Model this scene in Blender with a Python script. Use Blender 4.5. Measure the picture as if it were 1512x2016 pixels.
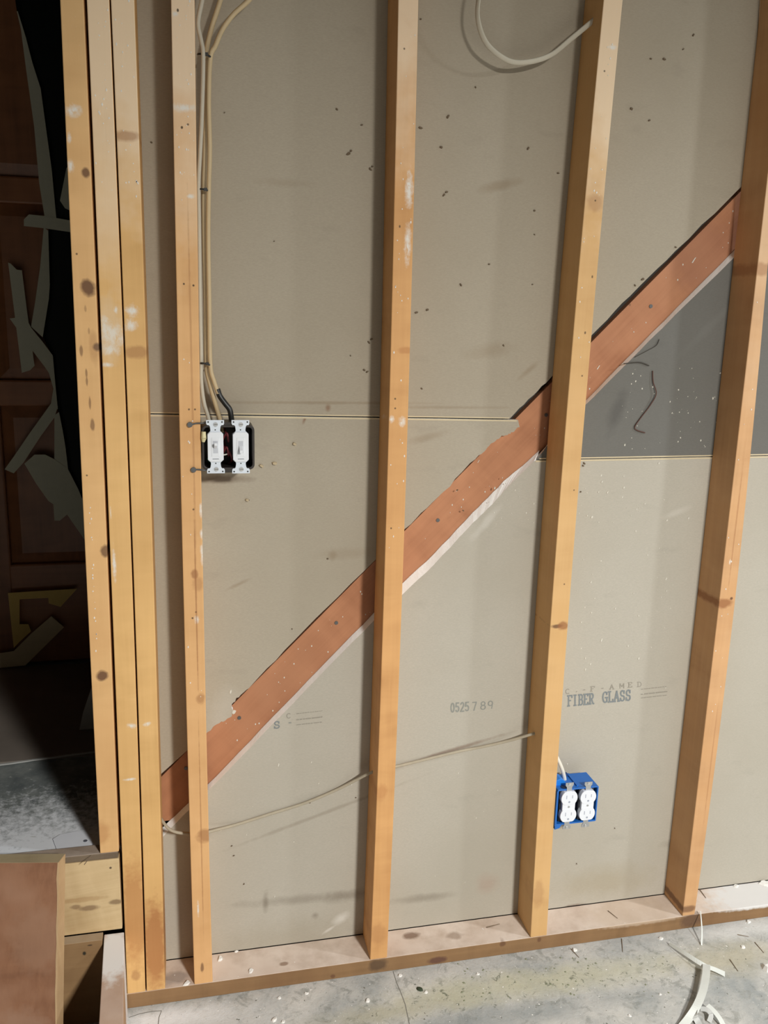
import bpy, bmesh, math, random
from mathutils import Vector, Matrix
random.seed(7)
for o in list(bpy.data.objects): bpy.data.objects.remove(o, do_unlink=True)
S = bpy.context.scene
COL = S.collection

# ------------------------------------------------------------------ camera
W, H, FPX = 1512.0, 2016.0, 1679.0
CAM = Vector((0.02546, -1.68320, 1.50861))
CR = Vector((0.97585481, -0.21688015, 0.02589181))
CU = Vector((0.02308948, 0.22030855, 0.97515692))
CF = Vector((0.21719637, 0.95101374, -0.21999681))
cd = bpy.data.cameras.new('camera')
cam = bpy.data.objects.new('camera', cd); COL.objects.link(cam)
cam.matrix_world = Matrix(((CR.x, CU.x, -CF.x, CAM.x), (CR.y, CU.y, -CF.y, CAM.y), (CR.z, CU.z, -CF.z, CAM.z), (0, 0, 0, 1)))
cd.sensor_fit = 'HORIZONTAL'; cd.sensor_width = 36.0; cd.lens = 36.0 * FPX / W
cd.clip_start = 0.02
S.camera = cam

# ------------------------------------------------------------------ light
wd = bpy.data.worlds.new('world'); S.world = wd; wd.use_nodes = True
wd.node_tree.nodes['Background'].inputs[0].default_value = (0.8, 0.9, 1.0, 1)
wd.node_tree.nodes['Background'].inputs[1].default_value = 0.0
def lamp(name, loc, sx, sy, power, color, aim=None):
    l = bpy.data.lights.new(name, 'AREA'); l.shape = 'RECTANGLE'; l.size = sx; l.size_y = sy
    l.energy = power; l.color = color
    o = bpy.data.objects.new(name, l); COL.objects.link(o); o.location = loc
    if aim is not None:
        o.rotation_euler = (Vector(aim) - Vector(loc)).to_track_quat('-Z', 'Y').to_euler()
    return o
lamp('ceiling_lamp_main', (1.34, -3.4, 2.45), 0.28, 0.6, 190, (1.0, 0.97, 0.91))
lamp('ceiling_lamp_side', (2.75, -1.12, 2.52), 0.14, 0.14, 25, (0.93, 0.97, 1.0))
S.view_settings.view_transform = 'Standard'; S.view_settings.look = 'None'
S.view_settings.exposure = 0.62; S.view_settings.gamma = 1.0
S.view_settings.use_curve_mapping = False

# ------------------------------------------------------------------ measuring: point of the photograph -> point of the place on a known plane
def at(u, v, ax, val):
    d = CR * ((u - W / 2) / FPX) - CU * ((v - H / 2) / FPX) + CF
    i = 'xyz'.index(ax)
    return CAM + d * ((val - CAM[i]) / d[i])
def XZ(pts, y): return [(lambda p: (p.x, p.z))(at(u, v, 'y', y)) for u, v in pts]

# ------------------------------------------------------------------ mesh helpers (all coordinates given in world space)
ORG = {}
def mk(name, verts, faces, mat, parent=None, origin=None, smooth=False, mats=None, fm=None, bevel=0, seg=2):
    org = ORG[parent] if parent is not None else Vector(origin if origin is not None else (0, 0, 0))
    me = bpy.data.meshes.new(name)
    me.from_pydata([tuple(Vector(v) - org) for v in verts], [], faces)
    bm = bmesh.new(); bm.from_mesh(me)
    bmesh.ops.recalc_face_normals(bm, faces=bm.faces); bm.to_mesh(me); bm.free()
    for m in (mats or [mat]): me.materials.append(m)
    if fm:
        for p, k in zip(me.polygons, fm): p.material_index = k
    if smooth:
        for p in me.polygons: p.use_smooth = True
    o = bpy.data.objects.new(name, me); COL.objects.link(o)
    if parent is not None: o.parent = parent
    else: o.location = org
    ORG[o] = org
    if bevel:
        b = o.modifiers.new('bevel', 'BEVEL'); b.width = bevel; b.segments = seg; b.limit_method = 'ANGLE'; b.angle_limit = math.radians(50)
    return o
def tag(o, label=None, cat=None, group=None, kind=None):
    if label: o['label'] = label
    if cat: o['category'] = cat
    if group: o['group'] = group
    if kind: o['kind'] = kind
    return o
def thing(name, loc, label, cat, group=None):
    o = bpy.data.objects.new(name, None); COL.objects.link(o); o.location = loc; o.empty_display_size = 0.05
    ORG[o] = Vector(loc); return tag(o, label, cat, group)
class G:
    def __init__(s): s.v = []; s.f = []; s.m = []
    def add(s, v, f, m=0):
        n = len(s.v); s.v += [tuple(x) for x in v]; s.f += [tuple(i + n for i in q) for q in f]; s.m += [m] * len(f)
    def box(s, x0, x1, y0, y1, z0, z1, m=0):
        s.add([(x, y, z) for x in (x0, x1) for y in (y0, y1) for z in (z0, z1)],
              [(0, 1, 3, 2), (4, 6, 7, 5), (0, 4, 5, 1), (2, 3, 7, 6), (0, 2, 6, 4), (1, 5, 7, 3)], m)
    def hexa(s, c, m=0):   # c: 4 front corners then 4 back corners, same order
        s.add(c, [(0, 1, 2, 3), (7, 6, 5, 4), (0, 4, 5, 1), (1, 5, 6, 2), (2, 6, 7, 3), (3, 7, 4, 0)], m)
    def prism(s, pts, y0, y1, m=0, back=None, medge=None):   # polygon in x,z extruded along y
        n = len(pts); back = back or pts
        v = [(x, y0, z) for x, z in pts] + [(x, y1, z) for x, z in back]
        s.add(v, [tuple(range(n))], m); k = len(s.v) - 2 * n
        s.f.append(tuple(k + 2 * n - 1 - i for i in range(n))); s.m.append(m)
        for i in range(n):
            j = (i + 1) % n; s.f.append((k + i, k + j, k + n + j, k + n + i)); s.m.append(m if medge is None else medge)
    def cyl(s, a, b, r, n=10, m=0, r2=None):
        a = Vector(a); b = Vector(b); d = (b - a).normalized(); r2 = r if r2 is None else r2
        p = d.orthogonal().normalized(); q = d.cross(p)
        v = [a + (p * math.cos(t) + q * math.sin(t)) * r for t in [2 * math.pi * i / n for i in range(n)]]
        v += [b + (p * math.cos(t) + q * math.sin(t)) * r2 for t in [2 * math.pi * i / n for i in range(n)]]
        s.add(v, [tuple(range(n - 1, -1, -1)), tuple(range(n, 2 * n))] + [(i, (i + 1) % n, n + (i + 1) % n, n + i) for i in range(n)], m)
    def obj(s, name, mat, parent=None, **k): return mk(name, s.v, s.f, mat, parent, fm=s.m if k.get('mats') else None, **k)
def smooth_path(pts, n=8):
    P = [Vector(p) for p in pts]
    if len(P) < 3: return P
    out = []
    for i in range(len(P) - 1):
        a, b, c, d = P[max(i - 1, 0)], P[i], P[i + 1], P[min(i + 2, len(P) - 1)]
        for k in range(n):
            t = k / n
            out.append(0.5 * ((2 * b) + (c - a) * t + (2 * a - 5 * b + 4 * c - d) * t * t + (3 * b - a - 3 * c + d) * t ** 3))
    return out + [P[-1]]
def sweep(g, pts, rx, ry=None, n=10, wide=None, taper=None, m=0):   # tube / flat strip along a path; 'wide' = direction of rx
    ry = rx if ry is None else ry; P = pts; N = len(P); prev = None; rings = []
    for i in range(N):
        t = (P[min(i + 1, N - 1)] - P[max(i - 1, 0)]).normalized()
        if wide is not None: a = Vector(wide[i] if isinstance(wide, list) else wide); a = (a - t * a.dot(t)).normalized()
        elif prev is None: a = t.orthogonal().normalized()
        else: a = (prev - t * prev.dot(t)).normalized()
        prev = a; b = t.cross(a); k = taper[i] if taper else 1
        if n == 4: rings.append([P[i] + a * sx * rx * k + b * sy * ry for sx, sy in ((-1, -1), (1, -1), (1, 1), (-1, 1))])
        else: rings.append([P[i] + a * math.cos(2 * math.pi * j / n) * rx * k + b * math.sin(2 * math.pi * j / n) * ry * k for j in range(n)])
    v = [x for r in rings for x in r]
    f = [tuple(range(n - 1, -1, -1)), tuple((N - 1) * n + j for j in range(n))]
    for i in range(N - 1):
        for j in range(n): f.append((i * n + j, i * n + (j + 1) % n, (i + 1) * n + (j + 1) % n, (i + 1) * n + j))
    g.add(v, f, m)

# ------------------------------------------------------------------ materials
def newmat(name):
    m = bpy.data.materials.new(name); m.use_nodes = True
    nt = m.node_tree; b = nt.nodes['Principled BSDF']
    return m, nt, b
def nd(nt, typ, **k):
    n = nt.nodes.new(typ)
    for a, v in k.items(): setattr(n, a, v)
    return n
def c4(c): return (c[0], c[1], c[2], 1)
def srgb(r, g, b):
    f = lambda c: (c / 255) / 12.92 if c / 255 <= .04045 else ((c / 255 + .055) / 1.055) ** 2.4
    return (f(r), f(g), f(b))
def mix(nt, fac, a, b, mode='MIX'):
    n = nd(nt, 'ShaderNodeMix', data_type='RGBA', blend_type=mode)
    for s, v in ((0, fac), (6, a), (7, b)):
        if hasattr(v, 'links') or isinstance(v, bpy.types.NodeSocket): nt.links.new(v, n.inputs[s])
        elif s == 0: n.inputs[0].default_value = v
        else: n.inputs[s].default_value = c4(v)
    return n.outputs[2]
def math_(nt, op, a, b=None):
    n = nd(nt, 'ShaderNodeMath', operation=op)
    for i, v in ((0, a), (1, b)):
        if v is None: continue
        if isinstance(v, bpy.types.NodeSocket): nt.links.new(v, n.inputs[i])
        else: n.inputs[i].default_value = v
    return n.outputs[0]
def coords(nt, scale=(1, 1, 1), loc=(0, 0, 0), rot=(0, 0, 0)):
    t = nd(nt, 'ShaderNodeTexCoord'); mp = nd(nt, 'ShaderNodeMapping')
    mp.inputs['Scale'].default_value = scale; mp.inputs['Location'].default_value = loc; mp.inputs['Rotation'].default_value = rot
    nt.links.new(t.outputs['Object'], mp.inputs[0]); return mp.outputs[0]
def noise(nt, vec, scale, detail=3, rough=.55, dist=0):
    n = nd(nt, 'ShaderNodeTexNoise'); n.inputs['Scale'].default_value = scale; n.inputs['Detail'].default_value = detail
    n.inputs['Roughness'].default_value = rough; n.inputs['Distortion'].default_value = dist
    nt.links.new(vec, n.inputs['Vector']); return n.outputs[0]
def ramp(nt, fac, lo, hi):
    n = nd(nt, 'ShaderNodeMapRange'); n.inputs[1].default_value = lo; n.inputs[2].default_value = hi
    n.clamp = True; nt.links.new(fac, n.inputs[0]); return n.outputs[0]
def spot(nt, org, c, r, soft=(1.15, .55), ang=0, wob=None):
    """mask of an elliptic mark; c, r in world metres, zero radius = unbounded axis"""
    t = nd(nt, 'ShaderNodeTexCoord')
    sub = nd(nt, 'ShaderNodeVectorMath', operation='SUBTRACT'); nt.links.new(t.outputs['Object'], sub.inputs[0])
    sub.inputs[1].default_value = tuple(Vector(c) - Vector(org)); v = sub.outputs[0]
    if ang:
        ro = nd(nt, 'ShaderNodeVectorRotate', rotation_type='Y_AXIS'); ro.inputs['Angle'].default_value = ang
        nt.links.new(v, ro.inputs['Vector']); v = ro.outputs[0]
    mu = nd(nt, 'ShaderNodeVectorMath', operation='MULTIPLY'); nt.links.new(v, mu.inputs[0])
    mu.inputs[1].default_value = tuple(0 if x == 0 else 1 / x for x in r)
    le = nd(nt, 'ShaderNodeVectorMath', operation='LENGTH'); nt.links.new(mu.outputs[0], le.inputs[0]); d = le.outputs['Value']
    if wob is not None: d = math_(nt, 'ADD', d, wob)
    return ramp(nt, d, soft[0], soft[1])
def plain(name, c, rough=.6, metal=0, var=0, vs=40, bump=0):
    m, nt, b = newmat(name); b.inputs['Roughness'].default_value = rough; b.inputs['Metallic'].default_value = metal
    v = coords(nt); n = noise(nt, v, vs, 3)
    if var:
        col = mix(nt, n, tuple(x * (1 - var) for x in c), tuple(min(1, x * (1 + var)) for x in c)); nt.links.new(col, b.inputs['Base Color'])
    else: b.inputs['Base Color'].default_value = c4(c)
    if bump:
        bp = nd(nt, 'ShaderNodeBump'); bp.inputs['Strength'].default_value = bump; bp.inputs['Distance'].default_value = .002
        nt.links.new(n, bp.inputs['Height']); nt.links.new(bp.outputs[0], b.inputs['Normal'])
    return m
def wood(name, dark, light, org=(0, 0, 0), axis='z', knots=(), seed=0, blotch=None, dust=None, rough=.72, grain=.35, rot=(0, 0, 0), film=None, splits=()):
    """knots: (centre xyz, radius xyz, colour, strength)"""
    m, nt, b = newmat(name); b.inputs['Roughness'].default_value = rough
    st = {'z': (1, 1, .035), 'x': (.035, 1, 1), 'y': (1, .035, 1)}[axis]
    v0 = coords(nt, (1, 1, 1), (seed * 3.1, seed * 1.7, seed * .9), rot)
    mp = nd(nt, 'ShaderNodeMapping'); mp.inputs['Scale'].default_value = st; nt.links.new(v0, mp.inputs[0]); v = mp.outputs[0]
    w = coords(nt, (1, 1, 1), (seed, seed, seed))
    g1 = noise(nt, v, 130, 3, .6, .4); g2 = noise(nt, v, 26, 2, .5, 1.6); g3 = noise(nt, w, 9, 2)
    mp2 = nd(nt, 'ShaderNodeMapping'); mp2.inputs['Scale'].default_value = tuple(.25 if x == 1 else 1 for x in st); nt.links.new(v0, mp2.inputs[0])
    g4 = noise(nt, mp2.outputs[0], 17, 4, .6, .5)
    f = math_(nt, 'ADD', math_(nt, 'MULTIPLY', g1, grain), math_(nt, 'MULTIPLY', g2, 1 - grain))
    col = mix(nt, math_(nt, 'ADD', math_(nt, 'MULTIPLY', ramp(nt, f, .30, .70), .5), math_(nt, 'MULTIPLY', ramp(nt, g4, .3, .7), .5)), dark, light)
    mid = tuple((x + y) / 2 for x, y in zip(dark, light))
    col = mix(nt, math_(nt, 'MULTIPLY', ramp(nt, g3, .35, .7), .55), col, tuple(x * 1.12 for x in light))
    if blotch: col = mix(nt, math_(nt, 'MULTIPLY', ramp(nt, noise(nt, w, 4.5, 3, .6), .5, .68), blotch[1]), col, blotch[0])
    wob = math_(nt, 'MULTIPLY', math_(nt, 'SUBTRACT', noise(nt, w, 60, 2), .5), .9)
    if film:   # (z from, z to, colour, amount) thin plaster film with a ragged edge
        t = nd(nt, 'ShaderNodeTexCoord'); sx = nd(nt, 'ShaderNodeSeparateXYZ'); nt.links.new(t.outputs['Object'], sx.inputs[0])
        zz = math_(nt, 'ADD', sx.outputs[2], math_(nt, 'MULTIPLY', math_(nt, 'SUBTRACT', noise(nt, w, 7, 4, .6), .5), .7))
        k = math_(nt, 'MULTIPLY', ramp(nt, zz, film[0] - org[2], film[1] - org[2]), film[3])
        gn = nd(nt, 'ShaderNodeNewGeometry'); sn = nd(nt, 'ShaderNodeSeparateXYZ'); nt.links.new(gn.outputs['True Normal'], sn.inputs[0])
        k = math_(nt, 'MULTIPLY', k, ramp(nt, sn.outputs[1], -.4, -.8))   # splashed on the room side only
        col = mix(nt, k, col, film[2])
        fl = ramp(nt, noise(nt, w, 260, 2), .66, .74)
        col = mix(nt, math_(nt, 'MULTIPLY', math_(nt, 'MULTIPLY', fl, k), .6), col, (.8, .78, .72))
    h = f
    if dust:
        ge = nd(nt, 'ShaderNodeNewGeometry'); sx = nd(nt, 'ShaderNodeSeparateXYZ'); nt.links.new(ge.outputs['True Normal'], sx.inputs[0])
        up = ramp(nt, sx.outputs[2], .6, .9)
        dn = ramp(nt, noise(nt, w, 14, 5, .65), .25, .55)
        dc = mix(nt, ramp(nt, noise(nt, w, 5, 4, .6), .4, .65), dust[0], dust[1])
        col = mix(nt, math_(nt, 'MULTIPLY', up, math_(nt, 'ADD', math_(nt, 'MULTIPLY', dn, .35), .62)), col, dc)
    streak = ramp(nt, noise(nt, coords(nt, (1, 1, .45), (seed, 0, 0), (0, .5, 0)), 150, 4, .7, .4), .30, .50)
    wob2 = math_(nt, 'MULTIPLY', math_(nt, 'SUBTRACT', noise(nt, w, 70, 4, .7), .5), 2.2)
    for c, r, kc, s in knots:
        if kc is WH:
            mk_ = math_(nt, 'MULTIPLY', spot(nt, org, c, tuple(x * 1.25 for x in r), (1.2, .2), wob=wob2), streak)
        else: mk_ = spot(nt, org, c, r, (1.25, .7), wob=wob)
        col = mix(nt, math_(nt, 'MULTIPLY', mk_, s), col, kc)
    nt.links.new(col, b.inputs['Base Color'])
    bp = nd(nt, 'ShaderNodeBump'); bp.inputs['Strength'].default_value = .25; bp.inputs['Distance'].default_value = .001
    nt.links.new(h, bp.inputs['Height']); nt.links.new(bp.outputs[0], b.inputs['Normal'])
    return m

WH = srgb(226, 222, 214)
PLASTER = plain('plaster_white', (.78, .77, .74), .85, 0, .12, 90, .3)
GYPSUM = plain('gypsum_core', (.90, .90, .885), .9, 0, .05, 150, .3)
STEEL = plain('dull_steel', (.12, .12, .12), .5, .6)
ZINC = plain('zinc_metal', (.55, .56, .57), .35, .9, .1)
SPECK = plain('plaster_fleck', (.62, .60, .53), .85, 0, .1, 90)
DARKW = plain('hidden_backing', (.05, .045, .04), .9)

# ------------------------------------------------------------------ drywall, built panel by panel with the slot cut for the brace
D, T = .089, .0135
def paper(name, c, spots_=(), mottled=.06, tint=None, grad=()):
    m, nt, b = newmat(name); b.inputs['Roughness'].default_value = .88
    w = coords(nt)
    f = noise(nt, coords(nt, (1, 1, 3.5)), 160, 3, .6); g = noise(nt, w, 2.6, 4, .55)
    col = mix(nt, ramp(nt, f, .25, .75), tuple(x * .93 for x in c), tuple(x * 1.07 for x in c))
    col = mix(nt, math_(nt, 'MULTIPLY', ramp(nt, g, .4, .7), .5), col, tuple(x * y for x, y in zip(c, (tint or (.86, .84, .80)))))
    sm = ramp(nt, noise(nt, coords(nt, (1, 1, 2.2)), 9, 4, .6), .62, .74)
    col = mix(nt, math_(nt, 'MULTIPLY', sm, mottled * 3), col, tuple(x * .62 for x in c))
    wob = math_(nt, 'MULTIPLY', math_(nt, 'SUBTRACT', noise(nt, w, 28, 4, .65), .5), 1.3)
    for c_, r, kc, s, a in spots_:
        col = mix(nt, math_(nt, 'MULTIPLY', spot(nt, (0, 0, 0), c_, r, (1.3, .3), a, wob), s), col, kc)
    nt.links.new(col, b.inputs['Base Color'])
    bp = nd(nt, 'ShaderNodeBump'); bp.inputs['Strength'].default_value = .12; bp.inputs['Distance'].default_value = .001
    nt.links.new(f, bp.inputs['Height']); nt.links.new(bp.outputs[0], b.inputs['Normal'])
    return m
def W0(u, v, y=D): return at(u, v, 'y', y)
def mark(u, v, ru, rv, col, s, ang=0, y=D):
    p = W0(u, v, y); q = W0(u + ru, v, y); k = (q - p).length / max(ru, 1e-6)
    return (tuple(p), (ru * k, 0, rv * k), col, s, math.radians(-ang))
BRN = srgb(132, 114, 90); PALE = srgb(205, 202, 194); DK = srgb(92, 80, 64)
CU1 = (.375, .330, .258)      # upper sheets, tan grey paper
CU2 = (.395, .352, .280)
CU3 = (.150, .147, .135)      # darker grey paper
CU4 = (.440, .412, .352)      # lower sheets
m_p1 = paper('paper_upper', CU1, [mark(965, 690, 46, 16, BRN, .30, -8), mark(985, 365, 40, 9, BRN, .45, -15), mark(560, 360, 55, 8, BRN, .2), mark(640, 793, 200, 3, BRN, .45), mark(880, 802, 120, 3, BRN, .35),
    mark(646, 803, 5, 7, srgb(120, 80, 52), .6), mark(1040, 730, 26, 5, BRN, .4, -40)])
m_p2 = paper('paper_middle', CU2, [mark(680, 1090, 60, 12, BRN, .22), mark(600, 825, 3, 10, srgb(122, 84, 58), .7, 20), mark(470, 1150, 26, 4, BRN, .45, -25), mark(845, 860, 40, 7, BRN, .3, -15), mark(440, 1400, 30, 50, PALE, .22, 20), mark(655, 1095, 8, 10, BRN, .4), mark(440, 943, 55, 8, srgb(88, 66, 48), .6)])  # last mark: switch box's cast shadow, painted into the paper
m_p3 = paper('paper_grey', CU3, [mark(1215, 810, 40, 14, srgb(76, 74, 72), .5, -70), mark(1400, 640, 70, 8, srgb(120, 120, 116), .3, -45)])
m_p4 = paper('paper_lower', CU4, [mark(600, 1770, 120, 10, DK, .32, 2), mark(690, 1763, 60, 12, DK, .28, -4), mark(830, 1768, 60, 9, DK, .35), mark(523, 1776, 6, 22, DK, .4), mark(620, 1802, 8, 8, DK, .4),
    mark(560, 1850, 150, 45, srgb(150, 142, 124), .35), mark(1130, 1785, 22, 5, srgb(92, 62, 48), .75), mark(1190, 1735, 90, 30, srgb(160, 148, 124), .5), mark(1330, 1660, 26, 8, DK, .3),
    mark(960, 1025, 40, 8, PALE, .5, -50), mark(672, 1808, 18, 10, PALE, .85, -30), mark(648, 1830, 14, 3, PALE, .75, -30), mark(1330, 1010, 30, 6, srgb(200, 196, 186), .4, -20), mark(960, 1740, 22, 22, srgb(168, 140, 124), .35),
    mark(640, 1600, 170, 4, srgb(110, 96, 76), .3, -17), mark(880, 1480, 110, 4, srgb(110, 80, 60), .55, -13), mark(318, 1205, 10, 14, PALE, .7)])
CREAM = plain('cream_sheet_edge', srgb(204, 190, 160), .85, 0, .08, 60)
def zj1(x):  # upper joint, sags slightly to the right
    a = W0(300, 815); b = W0(1015, 825.5); return a.z + (b.z - a.z) * (x - a.x) / (b.x - a.x)
def zj2(x):
    a = W0(1060, 905.5); b = W0(1512, 897); return a.z + (b.z - a.z) * (x - a.x) / (b.x - a.x)
random.seed(3)
def rag(pts, amp=1.6, sub=4):
    out = []
    for i in range(len(pts) - 1):
        for k in range(sub):
            t = k / sub; j = amp if k else amp * .4
            out.append((pts[i][0] + (pts[i + 1][0] - pts[i][0]) * t + random.uniform(-j, j) * .5, pts[i][1] + (pts[i + 1][1] - pts[i][1]) * t + random.uniform(-j, j)))
    return out + [pts[-1]]
cut_mid = [(409, 1440), (432, 1424), (447, 1415), (456, 1410), (459, 1399), (455, 1388), (470, 1372), (490, 1355), (560, 1281), (640, 1200), (739, 1102), (797, 1042), (840, 1001), (880, 962), (900, 938), (935, 905), (960, 880), (975, 868), (988, 858), (1002, 854), (1012, 850), (1023, 841)]
cut_top = [(1004, 823), (1050, 778), (1091, 736), (1166, 658), (1240, 583), (1330, 493), (1457, 370), (1560, 265), (1700, 120)]
lowF = [(318, 1650), (345, 1622), (411, 1555), (470, 1495), (560, 1402), (650, 1309), (736, 1222), (792, 1171), (855, 1111), (919, 1042), (945, 1016), (977, 984), (1009, 949), (1051, 908)]
lowB = [(318, 1631), (345, 1606), (411, 1543), (470, 1482), (560, 1388), (650, 1295), (736, 1207), (792, 1149), (855, 1090), (913, 1028), (950, 990), (991, 948), (1029, 917), (1062, 886)]
midF = [(1057, 902), (1082, 872), (1151, 799), (1230, 720), (1330, 619), (1441, 511), (1560, 395), (1700, 255)]
midB = [(1068, 886), (1090, 858), (1153, 789), (1232, 708), (1332, 606), (1443, 495), (1562, 377), (1702, 237)]
XL, XR, ZT, ZB, GAP = -.1445, 2.3, 2.55, .0391, .0014
wall = thing('wall_back', (0, 0, 0), None, None); tag(wall, 'tan grey drywall seen between the open studs', kind='structure')
def panel(pts, mat, back=None):
    g = G(); g.prism(pts, D, D + T, 0, back, 1)
    return g.obj('drywall_panel', None, wall, mats=[mat, GYPSUM])
def strip_on(panelobj, f, x0, x1, dz, h):
    g = G(); n = 10
    for i in range(n):
        a = x0 + (x1 - x0) * i / n; b = x0 + (x1 - x0) * (i + 1) / n
        za, zb = f(a) + dz, f(b) + dz
        g.hexa([(a, D - .0006, za), (b, D - .0006, zb), (b, D - .0006, zb + h), (a, D - .0006, za + h), (a, D + .004, za), (b, D + .004, zb), (b, D + .004, zb + h), (a, D + .004, za + h)])
    return g.obj('sheet_edge', CREAM, panelobj)
ct = XZ(rag(cut_top, 1.8, 5), D); x_tip = ct[0][0]
p1 = panel([(XL, zj1(XL) + GAP)] + [(x_tip * k / 6 + XL * (1 - k / 6), zj1(x_tip * k / 6 + XL * (1 - k / 6)) + GAP) for k in range(1, 6)] + [(x_tip, zj1(x_tip) + GAP)] + ct[1:] + [(ct[-1][0], ZT), (XL, ZT)], m_p1)
cm = XZ(rag(cut_mid, 2.2, 4), D); xt2 = W0(1020, 827).x
left0 = W0(318, 1523); slope = 1.0
p2l = [(XL, left0.z - (left0.x - XL) * 1.0)] + [(left0.x, left0.z)] + cm
p2 = panel(p2l + [(xt2, zj1(xt2) - GAP)] + [(XL + (xt2 - XL) * k / 6, zj1(XL + (xt2 - XL) * k / 6) - GAP) for k in range(5, 0, -1)] + [(XL, zj1(XL) - GAP)], m_p2)
random.seed(5); mF = XZ(rag(midF, .8, 4), D); random.seed(5); mB = XZ(rag(midB, .8, 4), D + T)
p3 = panel(mF + [(mF[-1][0], zj2(mF[-1][0]) + GAP), (mF[0][0], zj2(mF[0][0]) + GAP)], m_p3, mB + [(mF[-1][0], zj2(mF[-1][0]) + GAP), (mF[0][0], zj2(mF[0][0]) + GAP)])
lf0 = W0(318, 1650); random.seed(9); lF = XZ(rag(lowF[:9], .9, 4)[:-1] + rag(lowF[8:], 1.3, 4), D); random.seed(9); lB = XZ(rag(lowB[:9], .9, 4)[:-1] + rag(lowB[8:], 1.3, 4), D + T)
st0 = (XL, lF[0][1] - (lF[0][0] - XL)); ends = [(XR, zj2(XR) - GAP), (XR, ZB), (XL, ZB)]
x42 = lF[-1][0]
p4 = panel([st0] + lF + [(x42 + .004, zj2(x42) - GAP)] + ends, m_p4, [st0] + lB + [(x42 + .012, zj2(x42) - GAP)] + ends)
strip_on(p1, zj1, XL, x_tip - .002, GAP, .0026); strip_on(p2, zj1, XL, xt2 - .003, -GAP - .0034, .0034)
strip_on(p3, zj2, mF[0][0] + .006, 2.2, GAP, .0028); strip_on(p4, zj2, x42 + .004, 2.2, -GAP - .0032, .0032)
g = G(); g.box(XL, XR, D + .0345, D + .046, .0, ZT); g.obj('sheathing', DARKW, wall)

# marks on the drywall: small dark burrs, white plaster specks
def blob(g, p, r, stretch=(1, 1, 1), n=5):
    vs = []; 
    for i in range(n):
        a = 2 * math.pi * i / n + random.uniform(-.3, .3); k = random.uniform(.7, 1.15)
        vs.append((p[0] + math.cos(a) * r * k * stretch[0], p[1] + math.sin(a) * r * k * stretch[1], p[2]))
    return vs
def fleck_wall(g, u, v, r, y=D, h=.0012, stretch=1, ang=0):
    p = W0(u, v, y); n = 6; ca, sa = math.cos(ang), math.sin(ang); fr = []; bk = []
    for i in range(n):
        a = 2 * math.pi * i / n; k = random.uniform(.7, 1.2) * r; dx, dz = math.cos(a) * k * stretch, math.sin(a) * k
        x, z = dx * ca - dz * sa, dx * sa + dz * ca
        fr.append((p.x + x * .75, p.z + z * .75)); bk.append((p.x + x, p.z + z))
    g.prism(fr, y - h, y + .0002, 0, bk)
random.seed(21)
def burrs(par, lst):
    g = G()
    for u, v, r in lst: fleck_wall(g, u, v, r * .00075, D, .0025, 1.7, random.uniform(-.9, .9))
    tag(g.obj('paper_burr', plain('burr_brown', srgb(104, 90, 72), .9), par), kind='stuff')
burrs(p1, [(663, 215, 2.6), (712, 246, 2.6), (686, 302, 4.2), (691, 297, 3), (729, 333, 3.4), (733, 328, 2.6), (882, 230, 3.6), (828, 252, 3.6), (868, 290, 3.6), (874, 384, 3.2), (879, 378, 3.2), (820, 615, 3.6), (841, 610, 3), (731, 668, 3), (726, 674, 3), (717, 728, 3), (723, 732, 3), (830, 765, 2.2), (442, 222, 1.5), (1040, 292, 3.4), (1098, 341, 2.8), (1052, 415, 2.8), (963, 520, 2.6), (907, 561, 3), (991, 680, 2.4), (936, 172, 2), (1365, 69, 2.8), (1345, 97, 2), (1307, 116, 3.6), (1281, 116, 2.4), (1243, 214, 3.8), (1278, 237, 2.6), (1250, 562, 2.4), (1265, 550, 3.6), (1330, 487, 2.4), (298, 280, 2.4), (540, 475, 1.6), (828, 38, 2), (690, 700, 1.6), (1048, 560, 2), (1052, 462, 1.6)])
burrs(p2, [(645, 1100, 2.4), (575, 1238, 1.6), (490, 985, 1.6), (900, 965, 2)])
burrs(p4, [(480, 1740, 2), (456, 1665, 2), (460, 1684, 2), (1148, 917, 3), (1150, 912, 3), (1210, 1630, 1.6), (912, 1005, 2), (1143, 968, 2), (700, 1570, 1.5), (610, 1580, 1.5), (1135, 1700, 1.5)])
g = G()
for u, v, r in [(541, 912, 4.2), (515, 917, 3.8), (580, 874, 3.2), (487, 984, 3)]: fleck_wall(g, u, v, r * .001, D, .005, 1.7, -.35)
tag(g.obj('torn_paper_nib', plain('torn_paper', srgb(186, 170, 140), .9), p2), kind='stuff')
def specks(par, n, box_, rr, seed):
    random.seed(seed); g = G()
    for _ in range(n):
        fleck_wall(g, random.uniform(box_[0], box_[2]), random.uniform(box_[1], box_[3]), random.choice((.6, .8, .8, 1.1, 1.1, 1.6, 2.1)) * rr * .001, D, .0008, random.uniform(1, 1.8), 1.4)
    tag(g.obj('plaster_speck', SPECK, par), kind='stuff')
specks(p4, 70, (1115, 925, 1330, 1340), 1.0, 1); specks(p4, 22, (1110, 1345, 1320, 1700), .9, 2); specks(p3, 55, (1215, 720, 1420, 885), 1.0, 3)
specks(p4, 26, (430, 1560, 715, 1830), .8, 4); specks(p4, 24, (800, 1180, 1020, 1760), .75, 5); specks(p4, 26, (960, 940, 1060, 1040), 1.0, 6)
random.seed(33); g = G()
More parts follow.
